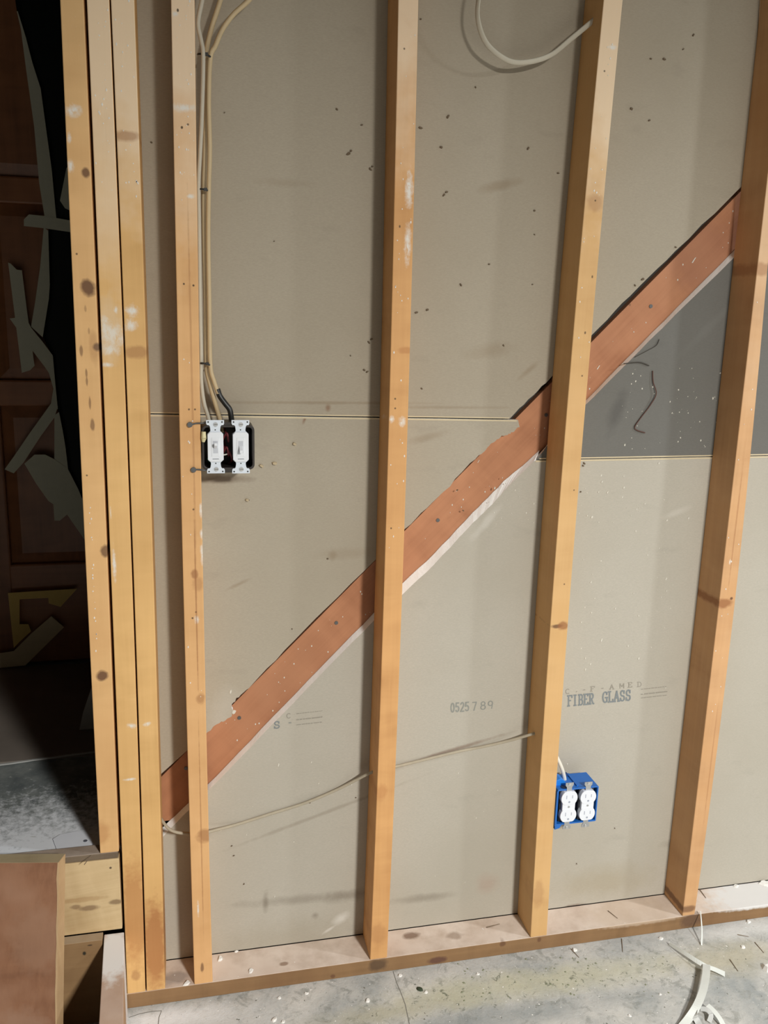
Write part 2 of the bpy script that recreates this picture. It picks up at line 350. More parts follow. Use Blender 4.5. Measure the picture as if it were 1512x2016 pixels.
for u, v, r, s in [(1228, 960, 2.3, 1.4), (1165, 1018, 3, 1.2), (1156, 1015, 2, 1), (1163, 1146, 2.4, 1.3), (1311, 1140, 2.2, 2.2), (1312, 1163, 2, 1.2), (1152, 1318, 2.6, 1.6), (1257, 1296, 2.6, 1.5), (1152, 1296, 2.4, 1.3), (1184, 1260, 2.6, 2.6), (1236, 1272, 2.2, 1.6), (1247, 1168, 1.8, 1), (1297, 912, 2.4, 1.3), (1185, 948, 2.4, 1.6), (1196, 969, 2, 2), (1178, 969, 2, 1.4), (1355, 1020, 2.2, 1.6), (1313, 1024, 2.2, 1.6), (1211, 1198, 2, 1.4), (1164, 1206, 2, 1.2), (1144, 1225, 2, 1), (1257, 1212, 2, 1.4), (613, 1500, 2.2, 1.6), (548, 1506, 1.8, 2.6), (627, 1542, 2, 1.4), (435, 1634, 2, 1.4), (692, 1545, 1.8, 1.4), (454, 1362, 3, 2), (460, 1402, 5, 1.4)]:
    fleck_wall(g, u, v, r * .001, D, .0012, s, 1.3)
tag(g.obj('plaster_speck', SPECK, p4), kind='stuff')

# ------------------------------------------------------------------ printing on the drywall
INK = plain('stamp_ink', srgb(124, 130, 132), .9, 0, .25, 300); INK2 = plain('faded_ink', srgb(148, 143, 132), .9, 0, .1, 300); INK3 = plain('number_ink', srgb(140, 142, 136), .9, 0, .15, 300)
def arc(cx, cy, rx, ry, a0, a1, n=8): return [(cx + rx * math.cos(math.radians(a0 + (a1 - a0) * i / n)), cy + ry * math.sin(math.radians(a0 + (a1 - a0) * i / n))) for i in range(n + 1)]
GL = {'F': [[(.18, 0), (.18, 1)], [(.02, 1), (.72, 1)], [(.18, .52), (.52, .52)], [(.02, 0), (.36, 0)], [(.72, 1), (.72, .8)]],
 'I': [[(.35, 0), (.35, 1)], [(.17, 0), (.53, 0)], [(.17, 1), (.53, 1)]],
 'B': [[(.18, 0), (.18, 1)], [(.02, 1), (.42, 1)] + arc(.42, .76, .24, .24, 90, -90)[1:] + [(.18, .52)], [(.42, .52)] + arc(.42, .26, .28, .26, 90, -90)[1:] + [(.02, 0)]],
 'E': [[(.18, 0), (.18, 1)], [(.02, 1), (.68, 1), (.68, .82)], [(.18, .52), (.5, .52)], [(.02, 0), (.7, 0), (.7, .2)]],
 'R': [[(.18, 0), (.18, 1)], [(.02, 1), (.42, 1)] + arc(.42, .75, .24, .25, 90, -90)[1:] + [(.18, .5)], [(.4, .5), (.66, 0), (.8, 0)], [(.02, 0), (.34, 0)]],
 'G': [arc(.4, .5, .34, .5, 50, 300, 14), [(.42, .46), (.78, .46)], [(.66, .46), (.66, .02)], [(.66, .98), (.64, .74)]],
 'L': [[(.18, 0), (.18, 1)], [(.02, 1), (.36, 1)], [(.02, 0), (.68, 0), (.68, .24)]],
 'A': [[(.08, 0), (.38, 1), (.68, 0)], [(.2, .34), (.58, .34)], [(-.02, 0), (.2, 0)], [(.56, 0), (.8, 0)]],
 'S': [arc(.38, .74, .26, .26, 30, 270, 9) + arc(.38, .25, .28, .25, 90, -150, 9)[1:], [(.62, .98), (.62, .72)], [(.1, .02), (.1, .28)]],
 'D': [[(.18, 0), (.18, 1)], [(.02, 1), (.36, 1)] + arc(.36, .5, .36, .5, 90, -90, 10)[1:] + [(.02, 0)]],
 'M': [[(.05, 0), (.05, 1), (.38, .3), (.7, 1), (.7, 0)]], 'C': [arc(.4, .5, .34, .5, 50, 310, 12)], '-': [[(.2, .4), (.5, .4)]], '.': [[(.3, .2), (.42, .3)]],
 '0': [arc(.36, .5, .28, .5, 0, 360, 16)], '5': [[(.62, 1), (.16, 1), (.12, .56)] + arc(.34, .32, .28, .3, 100, -150, 10)], '2': [arc(.36, .72, .26, .28, 160, -30, 8) + [(.1, 0), (.66, 0)]],
 '7': [[(.1, 1), (.64, 1), (.28, 0)]], '8': [arc(.36, .75, .22, .24, 0, 360, 12), arc(.36, .26, .27, .26, 0, 360, 12)], '9': [arc(.36, .68, .25, .3, 0, 360, 12), [(.61, .68), (.5, 0)]], '=': [[(.1, .3), (.6, .3)], [(.1, .55), (.6, .55)]]}
INKN = [0]
def ribbon2(g, pl, w, o, ex, ez, y):
    P = [Vector((o[0] + ex[0] * a + ez[0] * b, o[1] + ex[1] * a + ez[1] * b)) for a, b in pl]
    for i in range(len(P) - 1):
        INKN[0] += 1; yk = y - (INKN[0] % 40) * .000012
        d = (P[i + 1] - P[i]); L = d.length
        if L < 1e-6: continue
        d /= L; n = Vector((-d.y, d.x)) * w / 2; a = P[i] - d * w * .3; b = P[i + 1] + d * w * .3
        g.add([(q.x, yk, q.y) for q in (a - n, b - n, b + n, a + n)], [(0, 1, 2, 3)])
def text(name, s, mat, a, b, hpx, wr=.16, y=D - .0003, par=None):
    """letters between baseline points a and b of the photograph, on the drywall face"""
    A, B = W0(*a), W0(*b); top = W0(a[0], a[1] - hpx); ez = Vector((top.x - A.x, top.z - A.z)); L = Vector((B.x - A.x, B.z - A.z)); n = len(s)
    ex = L / n * 1.15; g = G()
    for i, ch in enumerate(s):
        if ch == ' ': continue
        o = Vector((A.x, A.z)) + L * (i / n)
        for st in GL[ch]: ribbon2(g, st, ez.length * wr, o, ex, ez, y)
    return g.obj(name, mat, par)
text('stamp_lettering', 'FIBER', INK, (1117, 1390), (1170, 1385), 20, .145, par=p4); text('stamp_lettering', 'GLASS', INK, (1186, 1383), (1243, 1378), 20, .145, par=p4)
text('stamp_number', '0525', INK3, (887, 1402), (925, 1399), 17, .15, par=p4); text('stamp_number', '7', INK3, (929, 1399), (941, 1398), 16, .13, par=p4); text('stamp_number', '89', INK3, (945, 1397), (974, 1394), 15, .13, par=p4)
for ch, u, v in [('C', 1113, 1366), ('.', 1131, 1364), ('-', 1146, 1362), ('F', 1162, 1361), ('-', 1182, 1359), ('A', 1200, 1357), ('M', 1220, 1355), ('E', 1236, 1353), ('D', 1254, 1352)]:
    text('faded_lettering', ch, INK2, (u, v), (u + 10, v - .7), 9, .16, par=p4)
random.seed(12)
def small_lines(rows, u0, u1, dark):
    g = G()
    for v, k in rows:
        u = u0
        while u < u1:
            w = random.uniform(2, 6); a, b = W0(u, v - (u - u0) * .11), W0(min(u + w, u1), v - (u + w - u0) * .11)
            ribbon2(g, [(0, 0), (1, 0)], .0028 * k, (a.x, a.z), (b.x - a.x, b.z - a.z), (0, 0), D - .0002); u += w + random.uniform(.8, 2.6)
    g.obj('faded_small_print', dark, p4)
small_lines([(1357, .7), (1367, 1.0), (1374, .7)], 1262, 1313, INK2)
text('faded_lettering', 'S', INK, (539, 1434), (553, 1433), 13, .17, par=p4); text('faded_lettering', '-', INK3, (566, 1428), (578, 1427), 12, .2, par=p4); text('faded_lettering', 'C', INK2, (564, 1414), (574, 1413), 9, .16, par=p4)
small_lines([(1405, .6), (1417, 1.0), (1427, .7)], 584, 634, INK2)

# ------------------------------------------------------------------ room shell
def floor_mat():
    m, nt, b = newmat('dusty_concrete'); b.inputs['Roughness'].default_value = .8
    w = coords(nt); base = srgb(150, 151, 148)
    n1 = noise(nt, w, 6, 5, .6); n2 = noise(nt, w, 45, 4, .65); n3 = noise(nt, w, 170, 3, .6)
    col = mix(nt, ramp(nt, n1, .35, .68), srgb(154, 158, 158), srgb(202, 200, 195))
    n5 = noise(nt, w, 26, 5, .7, .8)
    col = mix(nt, math_(nt, 'MULTIPLY', ramp(nt, n5, .53, .64), .6), col, srgb(122, 125, 120))
    col = mix(nt, math_(nt, 'MULTIPLY', ramp(nt, n2, .42, .68), .35), col, srgb(196, 194, 188))
    wob = math_(nt, 'MULTIPLY', math_(nt, 'SUBTRACT', noise(nt, w, 13, 5, .65), .5), 1.6)
    def fs(u, v, ru, ry, c, s, soft=(1.3, .3)):
        nonlocal col
        p = at(u, v, 'z', 0); col = mix(nt, math_(nt, 'MULTIPLY', spot(nt, (0, 0, 0), p, (ru, ry, 0), soft, 0, wob), s), col, c)
    GRN = srgb(184, 182, 160)
    fs(1130, 1925, .30, .045, GRN, .75); fs(930, 1950, .22, .045, GRN, .7); fs(1440, 1885, .14, .06, srgb(186, 178, 152), .6); fs(760, 1995, .16, .03, srgb(170, 166, 142), .6)
    fs(350, 2005, .13, .035, srgb(232, 234, 236), 1.0); fs(450, 2010, .16, .05, srgb(205, 206, 206), .6); fs(1480, 1830, .16, .03, srgb(214, 214, 212), .7); fs(1000, 2000, .35, .03, srgb(134, 140, 142), .5)
    pit = ramp(nt, noise(nt, w, 52, 4, .7, .6), .58, .66)
    band = spot(nt, (0, 0, 0), at(1050, 1940, 'z', 0), (.5, .07, 0), (1.4, .5), 0, wob)
    col = mix(nt, math_(nt, 'MULTIPLY', math_(nt, 'MULTIPLY', pit, band), .75), col, srgb(88, 94, 76))
    col = mix(nt, math_(nt, 'MULTIPLY', ramp(nt, n3, .63, .72), .5), col, srgb(108, 108, 102))
    col = mix(nt, math_(nt, 'MULTIPLY', ramp(nt, noise(nt, w, 210, 2, .5), .70, .74), .8), col, srgb(226, 226, 222))
    nt.links.new(col, b.inputs['Base Color'])
    bp = nd(nt, 'ShaderNodeBump'); bp.inputs['Strength'].default_value = .5; bp.inputs['Distance'].default_value = .004
    nt.links.new(n2, bp.inputs['Height']); nt.links.new(bp.outputs[0], b.inputs['Normal'])
    return m
g = G(); g.box(-2.5, 4.5, -5.2, .14, -.1, 0); fl = tag(g.obj('floor', floor_mat()), 'grey concrete floor dusted with plaster crumbs', kind='structure')
CRACK = plain('floor_seam', srgb(122, 120, 114), .95)
for i, pts in enumerate([[(774, 1912), (781, 1935), (790, 1956), (798, 1978)], [(254, 2003), (275, 1996), (300, 1991), (318, 1990), (313, 2003), (310, 2030)], [(798, 1978), (806, 2016), (812, 2040)]]):
    g = G(); P = [at(u, v, 'z', .0002) for u, v in pts]; sweep(g, P, .0008, .0003, 4, (1, .2, 0)); g.obj('floor_seam', CRACK, fl)
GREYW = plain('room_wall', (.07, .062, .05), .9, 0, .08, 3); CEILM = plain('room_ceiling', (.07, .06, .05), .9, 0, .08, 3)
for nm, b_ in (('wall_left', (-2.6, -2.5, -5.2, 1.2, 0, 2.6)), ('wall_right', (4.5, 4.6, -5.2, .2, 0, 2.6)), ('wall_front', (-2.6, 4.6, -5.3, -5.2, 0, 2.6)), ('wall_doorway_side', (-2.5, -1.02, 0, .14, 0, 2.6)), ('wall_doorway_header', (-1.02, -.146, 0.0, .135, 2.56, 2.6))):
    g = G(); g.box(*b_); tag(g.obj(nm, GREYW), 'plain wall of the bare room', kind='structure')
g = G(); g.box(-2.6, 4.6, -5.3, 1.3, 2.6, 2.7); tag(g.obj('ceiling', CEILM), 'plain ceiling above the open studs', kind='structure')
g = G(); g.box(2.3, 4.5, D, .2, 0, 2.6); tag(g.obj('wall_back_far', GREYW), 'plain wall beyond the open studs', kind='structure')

# ------------------------------------------------------------------ studs
STUDPTS = {}
def edge(pts, deg=2):
    """x of a stud edge as a quadratic in z, fitted to points measured along the edge (front plane y = 0)"""
    P = [at(u, v, 'y', 0) for u, v in pts]; n = deg + 1
    A = [[sum(p.z ** (i + j) for p in P) for j in range(n)] + [sum(p.x * p.z ** i for p in P)] for i in range(n)]
    for i in range(n):
        k = max(range(i, n), key=lambda r: abs(A[r][i])); A[i], A[k] = A[k], A[i]
        for r in range(n):
            if r != i:
                f = A[r][i] / A[i][i]; A[r] = [a - f * b for a, b in zip(A[r], A[i])]
    c = [A[i][n] / A[i][i] for i in range(n)]
    return lambda z: sum(c[i] * z ** i for i in range(n))
def stud(label, L, R, z0, z1, mat_args, y1=D, group=None, gapR=0, gapL=0):
    fl_, fr_ = edge(L), edge(R); n = 16; org = Vector((fl_(z0), 0, z0)); v = []; f = []
    for i in range(n + 1):
        z = z0 + (z1 - z0) * i / n; zc = max(z0, min(z, 2.25))
        a, b = fl_(zc) + gapL, fr_(zc) - gapR
        v += [(a, 0, z), (b, 0, z), (b, y1, z), (a, y1, z)]
    for i in range(n):
        for j in range(4): f.append((i * 4 + j, i * 4 + (j + 1) % 4, i * 4 + 4 + (j + 1) % 4, i * 4 + 4 + j))
    f += [(3, 2, 1, 0), tuple(n * 4 + j for j in range(4))]
    m = wood('wood_' + str(len(STUDPTS)), org=tuple(org), **mat_args)
    o = mk('wall_stud', v, f, m, origin=org, bevel=.0016)
    tag(o, label, 'stud'); STUDPTS[o] = (fl_, fr_); return o
def kn(u, v, ru, rv, col=(.11, .05, .025), s=.8, y=0):
    p = W0(u, v, y); k = .00096
    return (tuple(p), (ru * k, 0, rv * k), col, s)
KD = srgb(96, 62, 42); KM = srgb(150, 98, 58); KL = srgb(176, 116, 66); NH = srgb(62, 44, 30)
PZ = .038
FILM = (.86, .69, .50)
ora = dict(dark=(.50, .245, .085), light=(.69, .385, .155), grain=.42, blotch=((.50, .25, .09), .4))
yel = dict(dark=(.57, .325, .112), light=(.77, .485, .20), grain=.42, blotch=((.56, .32, .115), .4))
SMEARS = [('sB', [(799, 345), (812, 352), (812, 372), (809, 405), (807, 395), (803, 368)]), ('sB', [(797, 447), (808, 460), (808, 490), (805, 512), (797, 500), (799, 470)]), ('sB', [(786, 818), (798, 822), (797, 838), (791, 832)]), ('sB', [(768, 820), (775, 818), (773, 828), (767, 832)]),
    ('sA', [(342, 213), (360, 210), (382, 206), (383, 213), (362, 217), (343, 218)]), ('sA', [(394, 992), (398, 1002), (397, 1018), (393, 1008)]), ('sA', [(394, 1040), (400, 1045), (400, 1062), (395, 1052)]), ('sA', [(395, 1075), (402, 1080), (400, 1112), (396, 1098)]), ('sA', [(383, 1222), (391, 1212), (391, 1219), (385, 1226)]), ('sA', [(389, 1772), (392, 1790), (390, 1806), (388, 1790)]), ('sA', [(340, 24), (349, 24), (348, 31), (341, 30)]), ('sA', [(370, 383), (381, 386), (381, 390)]),
    ('sE0', [(131, 211), (145, 213), (158, 220), (156, 227), (145, 224), (133, 217)]), ('sE0', [(133, 264), (139, 271), (135, 279)]), ('sE0', [(135, 318), (144, 330), (136, 336)]),
    ('sE2', [(200, 628), (211, 625), (210, 640), (201, 650)]), ('sE2', [(201, 668), (222, 655), (238, 640), (240, 655), (226, 672), (203, 680)]), ('sE2', [(203, 690), (232, 680), (232, 686), (204, 698)]), ('sE2', [(225, 608), (231, 605), (228, 616)]), ('sE2', [(204, 716), (220, 715), (219, 719), (205, 722)]), ('sE2', [(217, 1000), (219, 1005), (219, 1020), (217, 1016)]), ('sE2', [(222, 1082), (228, 1088), (224, 1100), (222, 1140)]), ('sE2', [(252, 1428), (266, 1424), (267, 1430), (253, 1434)]), ('sE2', [(246, 1532), (268, 1534), (268, 1537), (247, 1536)]),
    ('sE1', [(251, 606), (266, 603), (270, 620), (262, 622)]), ('sE1', [(247, 642), (262, 636), (268, 632), (262, 645), (248, 650)]), ('sE1', [(282, 1426), (294, 1421), (295, 1425), (284, 1430)]),
    ('sC', [(1196, 92), (1214, 90), (1214, 96), (1198, 97)]), ('sD', [(1436, 1104), (1439, 1101), (1438, 1112), (1435, 1112)])]
def sm(n):
    out = []
    for k, pts in SMEARS:
        if k != n: continue
        us = [p[0] for p in pts]; vs = [p[1] for p in pts]
        out.append(kn((min(us) + max(us)) / 2, (min(vs) + max(vs)) / 2, (max(us) - min(us)) * .5, (max(vs) - min(vs)) * .5, WH, .95))
    return out
sE0 = stud('trimmer stud with round dark knots, ending on the raised landing beside the doorway', [(118, 0), (143, 560), (185.5, 1460), (196.7, 1672)], [(165, 0), (189, 560), (226.5, 1460), (234, 1671)], .394, 2.56,
    dict(ora, seed=1, dark=(.60, .345, .14), light=(.76, .475, .215), film=(1.75, 2.0, (.62, .42, .20), .4), knots=sm('sE0') + [kn(169, 340, 7, 9, KD, .85), kn(174, 566, 13, 15, KD, .9), kn(190, 683, 7, 8, srgb(70, 60, 56), .8), kn(207, 1085, 9, 12, KD, .8), kn(201, 1330, 12, 11, KD, .9), kn(185, 683, 8, 30, KM, .3), kn(160, 690, 3, 10, KD, .6), kn(170, 734, 2, 8, KD, .6), kn(171, 752, 2, 8, KD, .6), kn(177, 793, 2, 12, KD, .6), kn(182, 836, 4, 12, KD, .65), kn(168, 607, 2, 6, KD, .4), kn(175, 651, 2, 6, KD, .4), kn(200, 1640, 16, 26, KL, .4), kn(171, 936, 2, 2, NH, .8), kn(151, 500, 2, 2, NH, .8)]), gapR=.0004)
sE2 = stud('middle board of the tight stud stack beside the doorway', [(169.5, 0), (193, 560), (230.5, 1460), (249, 1956)], [(216, 0), (238.4, 560), (271.8, 1460), (286.5, 1950.5)], PZ, 2.56,
    dict(yel, seed=2, film=(1.50, 1.90, FILM, .8), knots=sm('sE2') + [kn(268, 1920, 10, 14, KM, .5), kn(215, 650, 24, 60, (.72, .6, .44), .35), kn(265, 1800, 26, 130, KL, .6)]), gapR=.0006, gapL=.0012)
sE1 = stud('right board of the tight stud stack with a brown grain band near the top', [(217.6, 0), (240.2, 560), (273.8, 1460), (288.2, 1950.5)], [(265, 0), (282.8, 560), (312.5, 1460), (325, 1949)], PZ, 2.56,
    dict(yel, seed=3, film=(1.62, 1.93, FILM, .8), knots=sm('sE1') + [kn(247, 268, 26, 9, KM, .55), kn(268, 693, 24, 12, KM, .5), kn(305, 1862, 26, 110, srgb(166, 106, 60), .75)]), gapL=.0006)
sA = stud('stud carrying the bundle of cables and the twin switch box', [(337, 0), (343, 400), (346.3, 560), (356.6, 930), (368, 1460), (382.8, 1939)], [(383.5, 0), (387.5, 400), (389.5, 560), (397.6, 930), (406, 1460), (419, 1934)], PZ, 2.56,
    dict(ora, seed=4, film=(1.60, 1.95, FILM, .8), dark=(.60, .325, .13), light=(.74, .445, .205), knots=sm('sA') + [kn(383, 1130, 7, 10, KM, .7), kn(390, 1150, 12, 14, KM, .35), kn(404, 1645, 18, 17, KM, .6), kn(395, 1375, 9, 12, KM, .5), kn(398, 1905, 4, 12, KD, .7), kn(386, 1205, 2, 2, NH, .8), kn(379, 1217, 2, 2, NH, .8), kn(362, 559, 2, 2, NH, .9), kn(381, 562, 2, 2, NH, .9), kn(358, 251, 2, 2.5, NH, .9), kn(370, 245, 2, 2, NH, .8), kn(350, 20, 2, 3, NH, .9), kn(372, 806, 2, 2, NH, .8), kn(384, 806, 2, 2, NH, .8), kn(381, 1003, 2, 2, NH, .8), kn(378, 760, 2.0, 330, KM, .35), kn(386, 1180, 1.6, 190, KM, .6), kn(396, 1640, 1.6, 260, KM, .45)]))
sB = stud('stud to the right of the switches with white plaster smears along its edge', [(784.4, 0), (772, 560), (763, 900), (750.5, 1340), (728.5, 1890)], [(824, 0), (811, 560), (800.5, 900), (786, 1340), (762, 1884.5)], PZ, 2.56,
    dict(ora, seed=5, film=(1.74, 2.05, FILM, .75), knots=sm('sB') + [kn(778, 785, 2, 2, NH, .8), kn(778, 804, 2, 2, NH, .8), kn(787, 446, 2, 3, NH, .8), kn(796, 96, 2, 2, NH, .8), kn(800, 690, 18, 7, KL, .5), kn(770, 1040, 2, 2, NH, .8), kn(745, 1840, 18, 30, KM, .3), kn(750, 1560, 14, 20, KL, .4)]))
sC = stud('stud carrying the blue outlet box, with a dark knot below the brace', [(1187.4, 0), (1145, 500), (1107, 900), (1075.5, 1340), (1045, 1842)], [(1225.8, 0), (1181.3, 500), (1143.6, 880), (1107, 1400), (1076.4, 1838)], PZ, 2.56,
    dict(yel, seed=6, dark=(.54, .31, .12), light=(.66, .42, .19), film=(1.68, 1.95, FILM, .75), knots=sm('sC') + [kn(1096, 1233, 14, 5, KD, .85), kn(1108, 1232, 13, 10, KM, .8), kn(1172, 400, 20, 16, KM, .35), kn(1166, 545, 2, 3, NH, .8), kn(1152, 655, 2, 3, NH, .8), kn(1146, 740, 2, 2, NH, .7), kn(1190, 140, 2, 2, NH, .8), kn(1172, 395, 2, 2, NH, .8), kn(1130, 965, 2, 2, NH, .7), kn(1111, 1150, 2, 2, NH, .7), kn(1060, 1760, 14, 40, KM, .3)]))
sD = stud('stud at the upper end of the brace, leaning over a stained foot', [(1512, 348), (1448.8, 880), (1391, 1420), (1343.3, 1800.6)], [(1479.6, 880), (1419.5, 1420), (1368, 1798)], PZ, 2.56,
    dict(ora, seed=7, dark=(.47, .25, .11), light=(.62, .37, .185), film=(1.3, 1.95, FILM, .45), knots=sm('sD') + [kn(1425, 1188, 22, 12, KM, .85), kn(1440, 1178, 4, 4, KD, .9), kn(1353, 1790, 26, 10, KD, .7), kn(1388, 1262, 5, 9, KD, .85), kn(1407, 1176, 7, 16, KD, .6), kn(1500, 530, 26, 14, KM, .5), kn(1448, 1040, 2, 140, KM, .4), kn(1400, 1500, 2, 160, KM, .35)]))
# plaster smears on the stud faces
def smear(st, pts, y=0, amp=1.4, m=PLASTER, nm='plaster_smear'):
    P = XZ(rag(pts + [pts[0]], amp, 4)[:-1], y - .0009)
    g = G(); g.prism(P, y - .0009, y + .0004); return g.obj(nm, m, st)
random.seed(41)
for st, n, v0, v1 in ((sA, 26, 10, 420), (sE2, 22, 10, 420), (sE1, 22, 10, 420), (sB, 30, 30, 1100), (sC, 22, 20, 700), (sD, 16, 500, 1500), (sE0, 22, 990, 1260), (sA, 12, 700, 1500)):
    g = G(); a, b = STUDPTS[st]
    for _ in range(n):
        z = W0(600, random.uniform(v0, v1), 0).z; x = a(z) + (b(z) - a(z)) * random.uniform(.1, .9)
        if st is sE0: x = a(z) + (b(z) - a(z)) * random.uniform(.26, .36)
        r = random.uniform(.0006, .0015); k = random.uniform(1, 2.4)
        g.prism([(x - r, z), (x, z - r * k), (x + r, z), (x, z + r * k)], -.0007, .0003)
    tag(g.obj('plaster_speck', PLASTER, st), kind='stuff')

# ------------------------------------------------------------------ sole plate
xp0 = at(248.6, 1986, 'y', 0).x
g = G(); g.box(xp0, 2.3, 0, D - .0005, 0, PZ - .0003)
def ks(u, v, ru, rv, c, s): return kn(u, v, ru, rv, c, s)
m_plate = wood('wood_plate', (.165, .090, .038), (.285, .165, .075), (xp0, 0, 0), 'x', seed=8, blotch=((.17, .085, .035), .6), dust=(srgb(222, 208, 196), srgb(206, 188, 174)),
    knots=[(tuple(W0(862, 1890, 0)), (.022, .02, .009), (.10, .04, .03), .8), (tuple(W0(990, 1858, 0)), (.008, .02, .007), KD, .7), (tuple(W0(1062, 1850, 0)), (.005, .02, .006), KD, .7), (tuple(W0(744, 1900, 0)), (.022, .03, .016), srgb(84, 64, 46), .8), (tuple(W0(1360, 1812, 0)), (.03, .02, .02), srgb(96, 70, 52), .8), (tuple(W0(655, 1922, 0)), (.005, .02, .005), KD, .7)]
    + [(tuple(at(u, v, 'z', PZ)), (ru, ru * .6, .009), c, s) for u, v, ru, c, s in [(810, 1842, .02, srgb(118, 92, 74), .8), (895, 1842, .02, srgb(140, 118, 100), .6), (560, 1897, .01, srgb(120, 88, 62), .7), (1480, 1765, .12, srgb(220, 220, 220), .9), (1250, 1800, .12, srgb(205, 186, 166), .5), (345, 1925, .03, srgb(150, 140, 134), .6)]])
plate = tag(g.obj('sole_plate', m_plate, origin=(xp0, 0, 0), bevel=.0016), 'brown sole plate under the studs, its top coated in pale dust', 'sole plate')

# ------------------------------------------------------------------ diagonal brace behind the studs
YB = D + T + .0015
ua, ub = W0(318, 1529, YB), W0(1455, 380, YB); la, lb = W0(345, 1606, YB), W0(1443, 495, YB)
ext = lambda a, b, x: (x, a.z + (b.z - a.z) * (x - a.x) / (b.x - a.x))
OUT = .012
zlow = W0(325, 1616, YB).z
xa = -.140; bl = ext(la, lb, 1.0); 
xl_ = la.x + (zlow - (la.z - OUT)) * (lb.x - la.x) / (lb.z - la.z)
pts = [(xa, zlow), (xl_, zlow), (1.45, ext(la, lb, 1.45)[1] - OUT), (1.45, ext(ua, ub, 1.45)[1]), (xa, ext(ua, ub, xa)[1])]
g = G(); g.prism(pts, YB, YB + .0185)
ang = math.atan2(ub.z - ua.z, ub.x - ua.x)
m_br = wood('wood_brace', (.30, .118, .054), (.47, .215, .108), (0, 0, 0), 'x', seed=9, rot=(0, ang, 0), rough=.75, grain=.6, blotch=((.36, .165, .085), .5), knots=[mark(1380, 500, 60, 60, (.34, .15, .09), .4, 0, YB)[:4], mark(1240, 375 + 225, 2, 2, NH, .5, 0, YB)[:4]])
brace = tag(g.obj('diagonal_brace', m_br), 'reddish brown diagonal brace board running behind the studs', 'brace')
g = G(); random.seed(8)
for u, v in [(1281, 603), (862, 1024), (662, 1226), (471, 1413), (1075, 817), (366, 1512), (1091, 838)]:
    p = W0(u, v, YB); g = G(); g.cyl((p.x, YB + .001, p.z), (p.x, YB - .0016, p.z), .0042, 12); g.obj('nail_head', STEEL, brace)
g = G()
for _ in range(70):
    t = random.random(); s = random.uniform(.18, .9); p = ua.lerp(ub, t); q = la.lerp(lb, t); c = p.lerp(q, s); r = random.choice((.0006, .0008, .0012, .0016))
    g.prism([(c.x - r, c.z), (c.x, c.z - r * 1.6), (c.x + r, c.z), (c.x, c.z + r * 1.6)], YB - .0006, YB + .0003)
for u, v, r in [(1366, 512, .004), (1178, 723, .003), (942, 908, .002)]:
    c = W0(u, v, YB); g.prism([(c.x - r * 1.3, c.z - r * 1.5), (c.x - r * .6, c.z - r * 1.6), (c.x + r * 1.2, c.z + r * 1.6), (c.x + r * .4, c.z + r * 1.2)], YB - .0008, YB + .0003)
tag(g.obj('plaster_speck', SPECK, brace), kind='stuff')

# ------------------------------------------------------------------ raised landing, steps and the dark room behind the doorway
ZL = .385
def landing_mat():
    m, nt, b = newmat('landing_floor'); b.inputs['Roughness'].default_value = .75
    w = coords(nt); n1 = noise(nt, w, 16, 5, .65); n2 = noise(nt, coords(nt, (1, 2.5, 1), rot=(0, 0, .5)), 42, 4, .7, .6)
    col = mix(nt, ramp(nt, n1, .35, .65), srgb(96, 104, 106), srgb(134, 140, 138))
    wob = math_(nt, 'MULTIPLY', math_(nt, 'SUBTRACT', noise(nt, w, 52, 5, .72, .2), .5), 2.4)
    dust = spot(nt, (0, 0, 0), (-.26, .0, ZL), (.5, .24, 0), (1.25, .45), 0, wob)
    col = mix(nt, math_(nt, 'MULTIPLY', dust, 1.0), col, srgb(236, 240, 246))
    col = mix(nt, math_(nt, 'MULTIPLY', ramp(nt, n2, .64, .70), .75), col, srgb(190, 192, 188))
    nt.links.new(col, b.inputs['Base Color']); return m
LAND = landing_mat()
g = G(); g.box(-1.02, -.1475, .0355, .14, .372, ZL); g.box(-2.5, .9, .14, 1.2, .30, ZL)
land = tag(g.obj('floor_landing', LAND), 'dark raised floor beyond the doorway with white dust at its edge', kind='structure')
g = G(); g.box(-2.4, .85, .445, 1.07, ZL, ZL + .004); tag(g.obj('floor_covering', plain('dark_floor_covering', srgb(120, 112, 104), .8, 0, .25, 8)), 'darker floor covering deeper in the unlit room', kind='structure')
g = G(); sweep(g, [at(-30, 1509, 'z', ZL + .005), at(20, 1503, 'z', ZL + .005), at(66, 1496, 'z', ZL + .005), Vector((-.2, .462, ZL + .005))], .003, .0012, 4, (0, 1, 0)); g.obj('trim_1', plain('dusty_edge', srgb(180, 182, 180), .9)); tag(bpy.data.objects['trim_1'], 'thin pale edge strip across the raised floor', kind='structure')
# risers
RIMM = wood('wood_rim', (.44, .29, .135), (.68, .52, .30), (-.75, 0, .2), 'x', seed=12, grain=.6, rot=(0, .12, 0), knots=[(tuple(W0(175, 1792, 0)), (.022, 0, .006), srgb(120, 92, 66), .7), (tuple(W0(149, 1790, 0)), (.010, 0, .005), srgb(120, 92, 66), .6), (tuple(W0(228, 1780, 0)), (.014, 0, .006), srgb(110, 84, 58), .7), (tuple(W0(218, 1713, 0)), (.0026, 0, .0026), srgb(70, 52, 40), .9), (tuple(W0(200, 1740, 0)), (.02, 0, .014), (.60, .44, .24), .5), (tuple(W0(160, 1776, 0)), (.05, 0, .006), srgb(164, 128, 84), .5)])
g = G(); g.box(-1.018, -.1475, -.001, .035, .206, .378); rim = tag(g.obj('rim_board', RIMM, origin=(-.75, 0, .206), bevel=.0015), 'pale raw pine board under the landing edge', 'board')
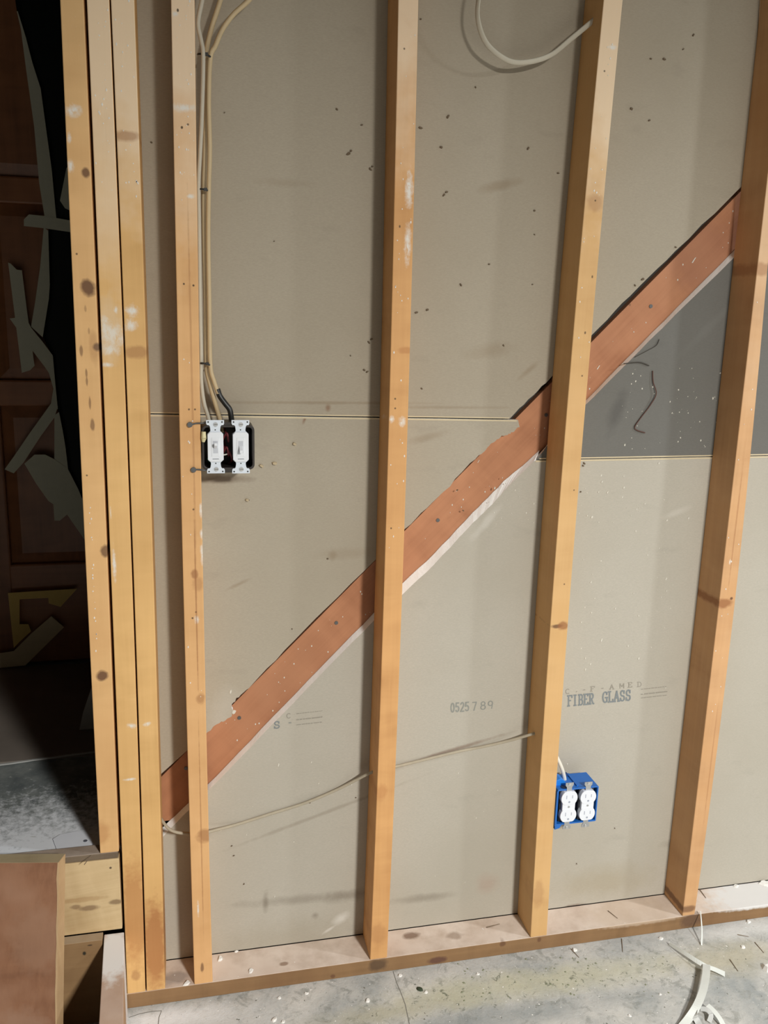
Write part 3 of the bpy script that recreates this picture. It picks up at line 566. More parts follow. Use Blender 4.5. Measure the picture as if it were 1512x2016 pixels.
g = G(); g.box(-1.0, -.149, .0005, .0352, .3785, .3935); tag(g.obj('landing_nosing', wood('wood_nosing', (.10, .07, .045), (.20, .15, .10), (-.9, 0, .37), 'x', seed=13, dust=(srgb(190, 176, 164), srgb(158, 140, 124))), origin=(-1.0, 0, .37), bevel=.002), 'thin dusty wooden strip on top of the pine rim board', 'strip')
g = G(); g.box(-1.018, -.187, -.026, -.0015, 0, .2045); tag(g.obj('ledger_board', wood('wood_ledger', (.22, .125, .055), (.34, .21, .10), (-.75, 0, 0), 'x', seed=14, dust=(srgb(170, 152, 128), srgb(150, 128, 100)), knots=[(tuple(W0(166, 1877, -.026)), (.004, 0, .005), (.02, .02, .012), .95), (tuple(W0(177, 1861, -.026)), (.005, 0, .002), (.05, .03, .02), .8)]), origin=(-.75, -.02, 0), bevel=.001), 'brown saw-marked board below the pine rim board', 'board')
# stringer running out from the wall towards the room
a, b, c, d_ = at(205, 1841, 'z', .2), at(244, 1836, 'z', .2), at(195, 2012, 'z', .2), at(243.5, 2012, 'z', .2)
yy0, yy1 = -.004, -1.0
lx = lambda p, q, y: p.x + (q.x - p.x) * (y - p.y) / (q.y - p.y)
q0 = [(lx(a, c, yy0), yy0), (lx(b, d_, yy0), yy0), (lx(b, d_, yy1), yy1), (lx(a, c, yy1), yy1)]
g = G(); g.hexa([(x, y, .2) for x, y in q0] + [(x, y, 0) for x, y in q0])
tag(g.obj('stair_stringer', wood('wood_stringer', (.38, .22, .12), (.50, .31, .18), (q0[0][0], 0, 0), 'y', seed=15, dust=(srgb(206, 184, 168), srgb(186, 160, 144)), knots=[(tuple(at(224, 1875, 'z', .2)), (.035, .075, 0), (.82, .82, .82), 1.0)]), origin=(q0[0][0], -.004, 0), bevel=.0015), 'dusty timber laid on edge from the stud stack into the room', 'timber')
# leaning reddish board
tf = Vector((-.259, -.055, .42)); wv = Vector((-math.cos(math.radians(9.6)), math.sin(math.radians(9.6)), 0)) * .168; dn = Vector((-.007, -.095, -.2973)); dn = dn * (.42 / .2973); th = Vector((.009, .0272, 0))
c8 = [tf, tf + wv, tf + wv + dn, tf + dn]; g = G(); g.hexa(c8 + [p + th for p in c8])
lb_ = g.obj('leaning_board', wood('wood_leaning', (.17, .072, .036), (.31, .150, .080), grain=.6, org= tuple(tf + dn), axis='z', seed=16, rough=.6, blotch=((.36, .215, .145), .6), knots=[((-.30, -.12, .28), (.05, 0, .06), (.33, .19, .12), .5), ((-.33, -.15, .1), (.05, 0, .05), (.36, .22, .15), .5)]), origin=tuple(tf + dn))
tag(lb_, 'reddish brown plywood board leaning against the landing edge', 'board')
EDGEW = wood('wood_ply_edge', (.36, .22, .11), (.52, .36, .2), tuple(tf + dn), 'z', seed=17)
e1 = tf + Vector((.0006, 0, .0004)); g = G()
random.seed(2); N = 14; vv = []
for i in range(N + 1):
    k = i / N; p = tf + dn * k; w_ = .0016 + .0035 * abs(math.sin(k * 9)) * random.random()
    n_ = Vector((0, -.0007, 0)); vv += [p + n_ + Vector((.0008, 0, 0)), p + n_ - Vector((w_, -w_ * .17, 0))]
g.add(vv, [(2 * i, 2 * i + 1, 2 * i + 3, 2 * i + 2) for i in range(N)]); g.obj('torn_veneer', EDGEW, lb_)
g = G(); o1 = Vector((.0006, -.0001, 0)); g.hexa([tf + o1, tf + th + o1, tf + th + dn + o1, tf + dn + o1, tf - Vector((.001, 0, 0)), tf + th - Vector((.001, 0, 0)), tf + th + dn - Vector((.001, 0, 0)), tf + dn - Vector((.001, 0, 0))]); g.obj('side_edge', EDGEW, lb_)
g = G(); zt = Vector((0, 0, .0006)); zd = Vector((0, 0, -.001)); g.hexa([tf + zt, tf + wv + zt, tf + wv + th + zt, tf + th + zt, tf + zd, tf + wv + zd, tf + wv + th + zd, tf + th + zd]); g.obj('top_edge', wood('wood_top_edge', (.30, .23, .13), (.42, .34, .21), (0, 0, 0), 'x', seed=18), lb_)
# paper scrap, offcut
SHEETW = plain('white_sheet', srgb(232, 236, 244), .6, 0, .04, 30)
g = G(); P = [at(u, v, 'z', ZL + .002) for u, v in [(104, 1652), (118, 1643), (165, 1634), (178, 1644), (183, 1651), (180, 1672), (142, 1676), (112, 1674)]]; n = len(P)
g.add([(p.x, p.y, ZL + .0025) for p in P] + [(p.x, p.y, ZL + .0002) for p in P], [tuple(range(n)), tuple(range(2 * n - 1, n - 1, -1))] + [(i, (i + 1) % n, n + (i + 1) % n, n + i) for i in range(n)])
sc = tag(g.obj('paper_scrap', SHEETW, origin=(P[0].x, P[0].y, ZL)), 'bluish white flat scrap lying on the landing by the trimmer stud', 'paper scrap')
q = at(168, 1655, 'z', ZL + .003); g = G(); g.cyl((q.x, q.y, ZL + .0024), (q.x, q.y, ZL + .003), .0045, 10); g.obj('dark_spot', plain('spot_grey', srgb(92, 94, 104), .9), sc)
b0 = at(156, 1437, 'z', ZL + .004); yo = b0.y; P = XZ([(156, 1437), (163, 1405), (173, 1375), (182, 1350), (200, 1318), (240, 1318), (240, 1437)], yo); zf = min(z for x, z in P)
g = G(); g.prism([(x, max(z, ZL + .0041)) for x, z in P], yo, yo + .02); tag(g.obj('drywall_offcut', plain('offcut_grey', srgb(168, 164, 158), .9, 0, .15, 20), origin=(b0.x, yo, ZL + .004)), 'pale pointed offcut standing in the dark room behind the trimmer stud', 'offcut')
# dark room shell
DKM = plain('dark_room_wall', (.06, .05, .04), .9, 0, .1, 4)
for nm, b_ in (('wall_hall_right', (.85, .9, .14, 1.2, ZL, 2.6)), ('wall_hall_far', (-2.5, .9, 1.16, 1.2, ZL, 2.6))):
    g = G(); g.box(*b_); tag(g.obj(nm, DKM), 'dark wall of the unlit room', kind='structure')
# panelled door at the back of the dark room
YD = 1.095
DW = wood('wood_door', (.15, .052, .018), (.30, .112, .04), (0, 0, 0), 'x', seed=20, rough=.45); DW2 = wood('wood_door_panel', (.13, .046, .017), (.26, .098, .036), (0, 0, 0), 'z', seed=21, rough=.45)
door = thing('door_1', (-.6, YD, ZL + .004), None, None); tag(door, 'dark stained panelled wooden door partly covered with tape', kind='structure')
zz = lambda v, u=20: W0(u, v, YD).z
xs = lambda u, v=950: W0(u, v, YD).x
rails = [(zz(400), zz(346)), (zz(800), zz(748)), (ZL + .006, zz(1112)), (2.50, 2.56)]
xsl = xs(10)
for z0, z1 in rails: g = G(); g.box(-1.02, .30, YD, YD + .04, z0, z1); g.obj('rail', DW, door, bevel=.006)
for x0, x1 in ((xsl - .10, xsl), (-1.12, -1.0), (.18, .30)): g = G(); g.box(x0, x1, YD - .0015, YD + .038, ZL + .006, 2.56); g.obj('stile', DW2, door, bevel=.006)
zs = sorted([z for r in rails for z in r]); bays = [(rails[2][1], rails[1][0]), (rails[1][1], rails[0][0]), (rails[0][1], 2.50)]
for z0, z1 in bays:
    for x0, x1 in ((-1.0, xsl - .10), (xsl, .18)):
        g = G(); m_ = .035; f4 = [(x0, YD + .018, z0), (x1, YD + .018, z0), (x1, YD + .018, z1), (x0, YD + .018, z1)]; i4 = [(x0 + m_, YD + .006, z0 + m_), (x1 - m_, YD + .006, z0 + m_), (x1 - m_, YD + .006, z1 - m_), (x0 + m_, YD + .006, z1 - m_)]
        g.add(f4 + i4, [(4, 5, 6, 7)] + [(i, (i + 1) % 4, 4 + (i + 1) % 4, 4 + i) for i in range(4)]); bk = [(x, YD + .03, z) for x, y, z in f4]; g.add(f4 + bk, [(i, (i + 1) % 4, 4 + (i + 1) % 4, 4 + i) for i in range(4)] + [(7, 6, 5, 4)])
        g.obj('panel', DW2, door)
# black plastic sheet with hanging folds
pl = [(30, 0), (33, 20), (51, 74), (64, 124), (80, 174), (90, 248), (102, 335), (104, 400), (95, 456), (96, 590), (84, 662), (104, 702), (110, 765), (114, 806), (120, 830), (130, 890), (134, 925), (155, 965), (170, 1010)]
YP = YD - .016; L = XZ(pl, YP); L = [(L[0][0] - .01, 2.5)] + L; vv = []; NX = 24
for x, z in L:
    for i in range(NX + 1):
        t = i / NX; X = x + (.05 - x) * t; vv.append((X, YP - .006 * math.sin(X * 95 + z * 3) * min(1, t * 5) - .004 * math.sin(X * 210), z))
f = [(r * (NX + 1) + i, r * (NX + 1) + i + 1, (r + 1) * (NX + 1) + i + 1, (r + 1) * (NX + 1) + i) for r in range(len(L) - 1) for i in range(NX)]
BLK = plain('black_plastic', (.004, .006, .005), .6, 0); BLK.node_tree.nodes['Principled BSDF'].inputs['Specular IOR Level'].default_value = .15
ps = mk('plastic_sheet', vv, f, BLK, origin=(L[-1][0], YP, L[-1][1]), smooth=True); so = ps.modifiers.new('solid', 'SOLIDIFY'); so.thickness = .001
tag(ps, 'black plastic sheet hanging in folds over the dark door', 'plastic sheet')
TAPE = plain('masking_tape', (.46, .45, .35), .8, 0, .08, 60); TAPEY = plain('yellow_tape', (.60, .42, .12), .7, 0, .1, 40); TAPEG = plain('beige_tape', (.55, .45, .29), .8, 0, .1, 40)
def tape(pts, lab, m=TAPE, k=0, group=None):
    y = YP - .0125 - k * .0012; P = XZ(pts, y); g = G(); g.prism(P, y, y + .0008)
    c = (sum(p[0] for p in P) / len(P), y, min(p[1] for p in P)); return tag(g.obj('tape_strip', m, origin=c), lab, 'tape', group)
tape([(33, 22), (35, 22), (51, 74), (64, 124), (80, 174), (90, 248), (102, 335), (110, 422), (112, 440), (90, 440), (87, 422), (77, 360), (67, 248), (51, 134), (41, 57)], 'long masking tape strip running down the left edge of the black plastic sheet')
tape([(47, 432), (57, 422), (86, 425), (139, 434), (150, 436), (150, 459), (139, 457), (84, 449), (47, 445)], 'short level masking tape strip crossing the long strip on the door', k=1)
tape([(86, 448), (95, 454), (98, 561), (96, 589), (84, 664), (61, 643), (69, 596), (79, 525)], 'masking tape strip bending down from the level strip', k=2)
tape([(16, 517), (21, 519), (33, 531), (43, 532), (57, 641), (68, 720), (59, 729), (43, 734), (32, 645)], 'steep masking tape strip with a torn upper end on the door', k=3)
tape([(19, 627), (50, 623), (61, 645), (84, 673), (104, 700), (109, 757), (114, 806), (100, 797), (105, 765), (96, 734), (87, 721), (66, 693)], 'masking tape strip crossing the steep strip and following the plastic edge', k=4)
tape([(100, 795), (114, 800), (107, 822), (80, 859), (46, 911), (27, 932), (9, 924), (27, 899), (59, 852)], 'slanting masking tape strip forming the left leg of the letter A shape', k=5)
tape([(107, 818), (116, 811), (123, 845), (129, 881), (134, 924), (107, 906)], 'masking tape strip forming the right leg of the letter A shape', k=4.5)
tape([(48, 913), (68, 895), (89, 895), (107, 904), (133, 922), (154, 963), (168, 997), (190, 1040), (190, 1100), (168, 1065), (132, 1013), (118, 1025), (107, 1025), (105, 993), (95, 986), (71, 952)], 'wide bundle of masking tape running down to the door edge', k=6)
tape([(131, 330), (150, 328), (150, 420), (128, 410), (118, 395)], 'masking tape patch at the edge of the plastic sheet behind the trimmer stud', k=1.5)
tape([(15.6, 1167.5), (152, 1159), (119, 1195), (96, 1188), (95, 1177), (38.5, 1180), (38.5, 1229), (56, 1229), (61, 1243), (38, 1264), (27, 1276)], 'yellow tape in a bracket shape low on the door', TAPEY, 1)
tape([(-20, 1287), (0, 1286), (27, 1282), (62, 1247), (101, 1213), (126, 1235), (50, 1310), (0, 1315), (-20, 1316)], 'beige tape rising at an angle from the foot of the door', TAPEG, 2)

# ------------------------------------------------------------------ cables
NM = plain('cable_tan', srgb(192, 172, 136), .6, 0, .1, 30); NMG = plain('cable_grey', srgb(186, 180, 164), .6, 0, .08, 30); NMW = plain('cable_white', srgb(222, 218, 206), .5, 0, .05, 30); BLKR = plain('black_rubber', (.012, .013, .013), .4)
def cable(pts, r, mat, label, ry=None, wide=None, n=10, extra=None):
    P = smooth_path([at(u, v, 'y', y) for u, v, y in pts], 8); g = G(); sweep(g, P, r, ry, n, wide)
    lo = min(P, key=lambda p: p.z); o = g.obj('electrical_cable', mat, origin=tuple(lo), smooth=True)
    return tag(o, label, 'cable')
cable([(408, -60, .04), (398, 0, .04), (390, 45, .038), (396, 80, .036), (400, 110, .034), (398, 210, .034), (394, 300, .036), (391, 360, .04), (392, 450, .044), (394, 600, .044), (396, 700, .044), (396, 745, .044), (401, 790, .042), (410, 822, .042), (415, 850, .042)], .0040, NMG, 'grey cable nearest the stud, dropping behind the left switch')
cable([(450, -60, .062), (434, 0, .060), (418, 50, .058), (407, 95, .056), (405, 130, .056), (404, 260, .056), (401, 373, .056), (402, 480, .056), (405, 600, .056), (406, 715, .054), (413, 755, .050), (424, 795, .046), (434, 830, .046), (438, 850, .048)], .0045, NM, 'tan cable in the middle of the taped bundle above the switch box')
g3 = cable([(520, -40, .05), (492, -2, .05), (460, 28, .05), (438, 58, .048), (424, 90, .044), (414, 115, .042), (411, 200, .042), (413, 290, .042), (411, 373, .042), (410, 470, .043), (412, 600, .043), (414, 716, .041), (421, 750, .038), (430, 775, .036)], .0044, NM, 'tan cable leaving the top of the bundle furthest from the stud')
P = smooth_path([at(u, v, 'y', y) for u, v, y in [(428, 766, .0375), (433, 780, .037), (443, 794, .035), (452, 806, .034), (455, 820, .034), (458, 842, .038)]], 6); g = G(); sweep(g, P, .0056, .0056, 10); g.obj('black_sleeve', BLKR, g3, smooth=True)
def tie(v, u0, u1, y, label, tl=0):
    P = [at(u0 - 3, v, 'y', y + .008), at(u0, v - 1, 'y', y - .006), at((u0 + u1) / 2, v, 'y', y - .0085), at(u1, v + 3 + tl, 'y', y - .005), at(u1 + 2, v + 4 + tl, 'y', y + .006)]
    g = G(); sweep(g, smooth_path(P, 5), .0018, .0012, 8, (0, 0, 1)); c = P[2]; g.box(c.x - .0005, c.x + .0055, c.y - .003, c.y + .001, c.z - .0028, c.z + .0028)
    tag(g.obj('cable_tie', BLKR, origin=tuple(c)), label, 'cable tie')
tie(107, 392, 415, .044, 'black cable tie where the three cables fan out', 2); tie(373, 392, 412, .046, 'black cable tie halfway down the cable bundle'); tie(716, 396, 415, .044, 'black cable tie just above the switch box')
# loop at the top, flat white cable entering the next stud
P = smooth_path([at(u, v, 'y', y) for u, v, y in [(958, -60, .02), (942, 0, .03), (942, 45, .035), (960, 88, .04), (1000, 119, .045), (1040, 122, .048), (1085, 108, .05), (1125, 76, .046), (1164, 44, .043), (1175, 34, .042)]], 8)
wd_ = [Vector((.55, -.75, .3)).lerp(Vector((-.1, -.25, .95)), min(1, i / len(P) * 1.3)) for i in range(len(P))]
g = G(); sweep(g, P, .0052, .0022, 12, wd_); tag(g.obj('electrical_cable', NMG, origin=tuple(P[30]), smooth=True), 'flat pale cable hanging in a loop and entering a drilled stud', 'cable')
# lower run through the studs
cable([(300, 1585, .1), (321, 1618, .055), (333, 1632, .046), (350, 1639, .045), (375, 1641, .047), (400, 1640, .052), (425, 1634, .070), (470, 1622, .0845), (530, 1603, .0845), (600, 1581, .0845), (660, 1556, .082), (700, 1536, .07), (724, 1524, .055), (745, 1516, .05), (775, 1510, .078), (830, 1497, .0845), (900, 1480, .0845), (960, 1468, .083), (1010, 1456, .07), (1052, 1444, .047), (1070, 1440, .044)], .0034, NM, 'dusty cable sagging between the studs below the brace')
o = [x for x in bpy.data.objects if x.get('label', '').startswith('dusty cable')][0]; o.data.materials[0] = plain('cable_dusty', srgb(172, 163, 144), .85, 0, .18, 40)
cable([(1085, 1470, .05), (1097, 1492, .045), (1106, 1512, .040), (1111, 1530, .038), (1112, 1545, .04)], .0046, NMW, 'short white cable running into the top of the blue outlet box')

# ------------------------------------------------------------------ twin switch box
def rrect(x0, x1, z0, z1, r, n=5):
    out = []
    for cx, cz, a in ((x1 - r, z1 - r, 0), (x0 + r, z1 - r, 90), (x0 + r, z0 + r, 180), (x1 - r, z0 + r, 270)):
        out += [(cx + r * math.cos(math.radians(a + 90 * i / n)), cz + r * math.sin(math.radians(a + 90 * i / n))) for i in range(n + 1)]
    return out
def shell(g, outer, inner, y0, y1, yb):   # open-fronted box
    n = len(outer); v = [(x, y0, z) for x, z in outer] + [(x, y0, z) for x, z in inner] + [(x, yb, z) for x, z in inner] + [(x, y1, z) for x, z in outer]
    f = []
    for i in range(n):
        j = (i + 1) % n; f += [(i, j, n + j, n + i), (n + i, n + j, 2 * n + j, 2 * n + i), (i, 3 * n + i, 3 * n + j, j)]
    f += [tuple(2 * n + i for i in range(n)), tuple(3 * n + i for i in range(n - 1, -1, -1))]; g.add(v, f)
s0, s1 = W0(396.5, 838, 0), W0(501.5, 926, 0)
bx0, bx1, bz1, bz0 = s0.x, s1.x, W0(450, 837, 0).z, W0(450, 925, 0).z
bx0 = max(bx0, STUDPTS[sA][1](1.25) + .0008)
SW = thing('switch_box', (bx0, .03, bz0), 'black twin switch box with two white toggle switches nailed to a stud', 'switch box')
BAKE = plain('black_bakelite', (.022, .017, .015), .42, 0, .2, 50)
g = G(); t = .0045; shell(g, rrect(bx0, bx1, bz0, bz1, .010), rrect(bx0 + t, bx1 - t, bz0 + t, bz1 - t, .007), .0, .066, .060); g.obj('box_body', BAKE, SW, bevel=.0008)
mx = (bx0 + bx1) / 2 - .001
for zc in (bz1 - .0006, bz0 - .0055): g = G(); g.prism(rrect(mx - .013, mx + .013, zc, zc + .006, .0025), .001, .05); g.obj('mounting_boss', BAKE, SW)
for u, v, k in [(436, 880, 1), (446, 862, -1), (452, 900, 1), (446, 890, -1)]:
    c = W0(u, v, .02); g = G(); sweep(g, smooth_path([c + Vector((-.012, .02, .02 * k)), c + Vector((0, 0, .01)), c + Vector((.004, .004, -.008)), c + Vector((-.004, .03, -.02 * k))], 6), .0018, None, 8); g.obj('wire', plain('red_wire', (.14, .016, .02), .5), SW, smooth=True)
c = W0(478, 905, .03); g = G(); sweep(g, smooth_path([W0(408, 902, .02), W0(412, 910, .028), W0(418, 914, .04)], 6), .0014, None, 8); g.obj('wire', plain('green_wire', (.01, .22, .13), .5), SW, smooth=True)
g = G(); sweep(g, smooth_path([W0(438, 896, .012), W0(444, 895, .018), W0(450, 893, .03)], 6), .0014, None, 8); g.obj('wire', NMW, SW, smooth=True)
g = G(); c = W0(401, 860, -.003); g.cyl(c + Vector((0, 0, .010)), c + Vector((0, 0, -.002)), .0042, 10, r2=.0052); g.cyl(c + Vector((0, 0, -.002)), c + Vector((-.001, .001, -.010)), .0056, 10, r2=.003); g.obj('wire_nut', plain('cream_plastic', srgb(214, 204, 160), .5), SW, smooth=False)
for u0, v0, u1 in [(374, 836, 400), (381, 925, 404)]:
    c = W0(u0, v0, -.003); e = W0(u1, v0 - 3 if v0 < 900 else v0 + 1, -.002); g = G(); g.cyl((c.x, .001, c.z), (c.x, -.005, c.z), .0052, 12); g.obj('mounting_nail', STEEL, SW); g = G(); sweep(g, smooth_path([c + Vector((.004, 0, .0005)), c.lerp(e, .5) + Vector((0, 0, .001)), e, e + Vector((.004, .012, 0))], 5), .0016, None, 8); g.obj('mounting_wire', STEEL, SW, smooth=True)
WHT = plain('switch_strap_white', srgb(214, 222, 232), .45, .1); WHP = plain('switch_white_plastic', srgb(226, 230, 236), .35); SLOT = plain('slot_dark', (.02, .02, .02), .7)
def switch(cu, v0, v1, toggle_up):
    top, bot = W0(cu, v0, -.003), W0(cu + 1.8, v1, -.003); cx = (top.x + bot.x) / 2; zc = (top.z + bot.z) / 2; hh = (top.z - bot.z) / 2; k = hh / .0525
    y = -.0032; hw = .0172
    def O(p): return [(cx + a * k, zc + b * k) for a, b in p]
    half = [(.0172, .0525), (.0172, .0455), (.0155, .0425), (.0125, .0425), (.0105, .0405), (.0095, .0345), (.0095, .031), (.0152, .0255)]
    prof = half + [(a, -b) for a, b in reversed(half)]; prof = prof + [(-a, b) for a, b in reversed(prof)]
    g = G(); g.prism(O(prof), y, y + .0016); st = g.obj('toggle_switch', WHT, SW, bevel=.0004)
    o8 = [(.0152, .0245), (.0105, .0292), (-.0105, .0292), (-.0152, .0245), (-.0152, -.0245), (-.0105, -.0292), (.0105, -.0292), (.0152, -.0245)]
    g = G(); g.prism(O(o8), y - .0028, y + .0002, 0, O([(a * 1.0, b * 1.0) for a, b in o8])); g.prism(O([(.0145, .024), (-.0145, .024), (-.0145, -.024), (.0145, -.024)]), y + .001, .03); g.obj('switch_body', WHP, st, bevel=.0008)
    g = G(); g.prism(O([(.0078, .0185), (-.0078, .0185), (-.0078, -.0185), (.0078, -.0185)]), y - .0034, y - .002); g.obj('toggle_bezel', WHP, st, bevel=.0006)
    g = G(); g.prism(O([(.0046, .0120), (-.0046, .0120), (-.0046, -.0120), (.0046, -.0120)]), y - .0037, y - .003); g.obj('toggle_slot', plain('slot_grey', srgb(190, 194, 202), .5), st)
    s = 1 if toggle_up else -1
    base = O([(.0036, .004), (-.0036, .004), (-.0036, -.004), (.0036, -.004)]); tip = O([(.003, .0022 + s * .0075), (-.003, .0022 + s * .0075), (-.003, -.0032 + s * .0075), (.003, -.0032 + s * .0075)])
    g = G(); g.prism(tip, y - .0145, y - .002, 0, base); g.obj('toggle', WHP, st, bevel=.0008)
    for b, r, dk in ((.0440, .0042, not toggle_up and False), (-.0440, .0042, False)):
        p = O([(0.0012, b)])[0]; g = G(); g.cyl((p[0], y + .0005, p[1]), (p[0], y - .0016, p[1]), r * k, 14); sc_ = g.obj('screw', ZINC, st); g = G(); g.box(p[0] - r * .8, p[0] + r * .8, y - .0018, y - .0012, p[1] - .0004, p[1] + .0004); g.obj('screw_slot', SLOT, st)
    for a, b in ((.0132, .0487), (-.0132, .0487), (.0132, -.0487), (-.0132, -.0487)): p = O([(a, b)])[0]; g = G(); g.cyl((p[0], y + .0002, p[1]), (p[0], y - .0003, p[1]), .0016 * k, 10); g.obj('strap_hole', SLOT, st)
    for b in (.0335, -.0325): p = O([(0, b)])[0]; g = G(); g.cyl((p[0], y + .0002, p[1]), (p[0], y - .0004, p[1]), .0013 * k, 10); g.obj('strap_hole', SLOT, st)
    p = O([(0, -.0235)])[0]; g = G(); g.box(p[0] - .006, p[0] + .006, y - .0031, y - .0026, p[1] - .0006, p[1] + .0006); g.obj('moulded_mark', plain('mark_grey', srgb(120, 124, 132), .6), st)
switch(423.4, 827, 932, True); switch(473.0, 827, 932, False)

# ------------------------------------------------------------------ blue outlet box
BLU = plain('blue_plastic', (.012, .135, .50), .45, 0, .08, 40); BLU2 = plain('bright_blue_plastic', (.012, .20, .72), .4)
tl, tr, br, bl_ = W0(1096.5, 1553, 0), W0(1176.5, 1547, 0), W0(1172.5, 1616, 0), W0(1092.5, 1622, 0)
ox0 = max((tl.x + bl_.x) / 2, STUDPTS[sC][1](.42) + .0012); ox1 = (tr.x + br.x) / 2; oz1 = (tl.z + tr.z) / 2; oz0 = (br.z + bl_.z) / 2
OB = thing('outlet_box', (ox0, .03, oz0), 'blue plastic box with two white duplex outlets fixed to a stud', 'outlet box')
g = G(); shell(g, rrect(ox0, ox1, oz0, oz1, .0025, 3), rrect(ox0 + .003, ox1 - .003, oz0 + .003, oz1 - .003, .0015, 3), -.004, .062, .058); g.obj('box_body', BLU, OB, bevel=.0006)
g = G(); g.box((ox0 + ox1) / 2 - .0015, (ox0 + ox1) / 2 + .0035, .004, .06, oz1 - .0005, oz1 + .0032); g.obj('top_rib', BLU, OB, bevel=.0005)
g = G(); g.box(ox0 + .040, ox0 + .050, .050, .060, oz1 - .0005, oz1 + .006); g.obj('top_tab', plain('blue_dark', (.006, .05, .2), .6), OB)
g = G(); g.prism([(ox0 + .0003, oz1 - .001), (ox0 + .031, oz1 - .001), (ox0 + .029, oz1 + .005), (ox0 + .022, oz1 + .013), (ox0 + .014, oz1 + .016), (ox0 + .0003, oz1 + .012)], .016, .044); g.obj('cable_clamp', BLU2, OB, bevel=.001)
g = G(); c = Vector((ox0 + .019, .0065, oz1 + .0006)); g.cyl(c + Vector((0, 0, -.002)), c + Vector((0, 0, .0004)), .0075, 16); g.obj('knockout_hole', plain('blue_shadow', (.004, .022, .07), .7), OB)
g = G(); g.prism([(ox0 - .0002, oz0 - .012), (ox0 + .012, oz0 - .009), (ox0 + .018, oz0 + .001), (ox0 - .0002, oz0 + .001)], -.0035, .02); g.obj('nail_bracket', BLU, OB, bevel=.001)
g = G(); g.box(ox0 - .0012, ox0 + .0006, -.0035, .05, oz0 - .002, oz1 - .004); g.obj('stud_flange', BLU, OB)
OUTW = plain('outlet_white', srgb(226, 230, 238), .35)
def recept(cu, v0, v1, du):
    a, b = W0(cu, v0, -.006), W0(cu + du, v1, -.006); cx = (a.x + b.x) / 2; zc = (a.z + b.z) / 2; k = (a.z - b.z) / .066
    tilt = (a.x - b.x) / (a.z - b.z)
    def O(p): return [(cx + x * k + tilt * z * k * 0.2, zc + z * k) for x, z in p]
    y = -.0045
    st = [(.0085, .0505), (.0085, .045), (.0055, .041), (.0055, -.041), (.0085, -.045), (.0085, -.0505), (-.0085, -.0505), (-.0085, -.045), (-.0055, -.041), (-.0055, .041), (-.0085, .045), (-.0085, .0505)]
    g = G(); g.prism(O(st), y, y + .0014); R = g.obj('receptacle', ZINC, OB, bevel=.0003)
    def face(c):
        r = .0172; ci = []
        for i in range(28):
            t_ = 2 * math.pi * i / 28; x, z = r * math.cos(t_), r * math.sin(t_); z = max(-.0142, min(.0142, z)); ci.append((x, c + z))
        return ci
    for c in (.0187, -.0187):
        g = G(); g.prism(O(face(c)), y - .0042, .004); g.obj('outlet_face', OUTW, R, bevel=.0008)
        for x, h in ((-.0062, .0046), (.0062, .0038)): p = O([(x, c + .003)])[0]; g = G(); g.box(p[0] - .0009, p[0] + .0009, y - .0044, y - .004, p[1] - h, p[1] + h); g.obj('slot', plain('slot_soft', srgb(158, 164, 178), .7) if x < 0 else bpy.data.materials['slot_soft'], R)
        p = O([(0, c - .0078)])[0]; g = G(); g.cyl((p[0], y - .0044, p[1]), (p[0], y - .0038, p[1]), .0022 * k, 10); g.obj('ground_hole', bpy.data.materials['slot_soft'], R)
    g = G(); g.prism(O([(.0135, .012), (-.0135, .012), (-.0135, -.012), (.0135, -.012)]), y - .0030, .003); g.obj('outlet_body', OUTW, R, bevel=.001)
    g = G(); g.prism(O([(.0165, .036), (-.0165, .036), (-.0165, -.036), (.0165, -.036)]), y + .0075, .034); g.obj('shade_block', plain('box_shade_dark', (.02, .02, .025), .6), R, bevel=.001)  # added near-black block standing in for the shade inside the box
    p = O([(0, 0)])[0]; g = G(); g.cyl((p[0], y - .0028, p[1]), (p[0], y - .0038, p[1]), .0026, 12); g.obj('screw', ZINC, R)
    for z in (.0475, -.0475): p = O([(0, z)])[0]; g = G(); g.cyl((p[0], y + .0004, p[1]), (p[0], y - .0018, p[1]), .0032, 12); g.obj('screw', plain('bright_screw', (.8, .8, .8), .2, 1) if z > 0 else bpy.data.materials['bright_screw'], R)
recept(1120.5, 1558, 1617, -2.5); recept(1157.5, 1556, 1613.5, -2.5)

# ------------------------------------------------------------------ loose things: strips, chips, splinters, wires
def ribbon(pts, w, th, label, name='plastic_strip', mat=None, wide=None, group=None, cat='strip', taper=None):
    P = smooth_path(pts, 7); g = G(); tp = None
    if taper: tp = [taper[0] + (taper[1] - taper[0]) * i / (len(P) - 1) for i in range(len(P))]
    sweep(g, P, w / 2, th / 2, 4, wide, tp); lo = min(P, key=lambda p: p.z)
    return tag(g.obj(name, mat or STRIPM, origin=tuple(lo)), label, cat, group)
STRIPM = plain('white_strip', srgb(216, 220, 216), .6, 0, .06, 40)
Z = lambda u, v, z: at(u, v, 'z', z)
ribbon([Z(1318, 1858, .006), Z(1350, 1878, .014), Z(1385, 1900, .016), Z(1408, 1909, .010), Z(1427, 1918, .004)], .014, .0012, 'white strip lying crosswise on the curved strip on the floor', wide=[Vector((.3, .3, 1)).lerp(Vector((.35, 1, .2)), min(1, i / 18)) for i in range(40)], taper=(.5, 1.1))
ribbon([Z(1391, 1899, .020), Z(1390, 1920, .022), Z(1384, 1950, .022), Z(1372, 1980, .018), Z(1356, 2005, .010), Z(1335, 2030, .004)], .017, .0012, 'long curved white strip standing off the concrete floor', wide=(1, .25, .1))
ribbon([Z(1393, 1979, .018), Z(1405, 1990, .016), Z(1416, 2004, .012), Z(1426, 2022, .006), Z(1434, 2040, .003)], .011, .0012, 'short curled white strip beside the curved strip', wide=(1, .2, .2))
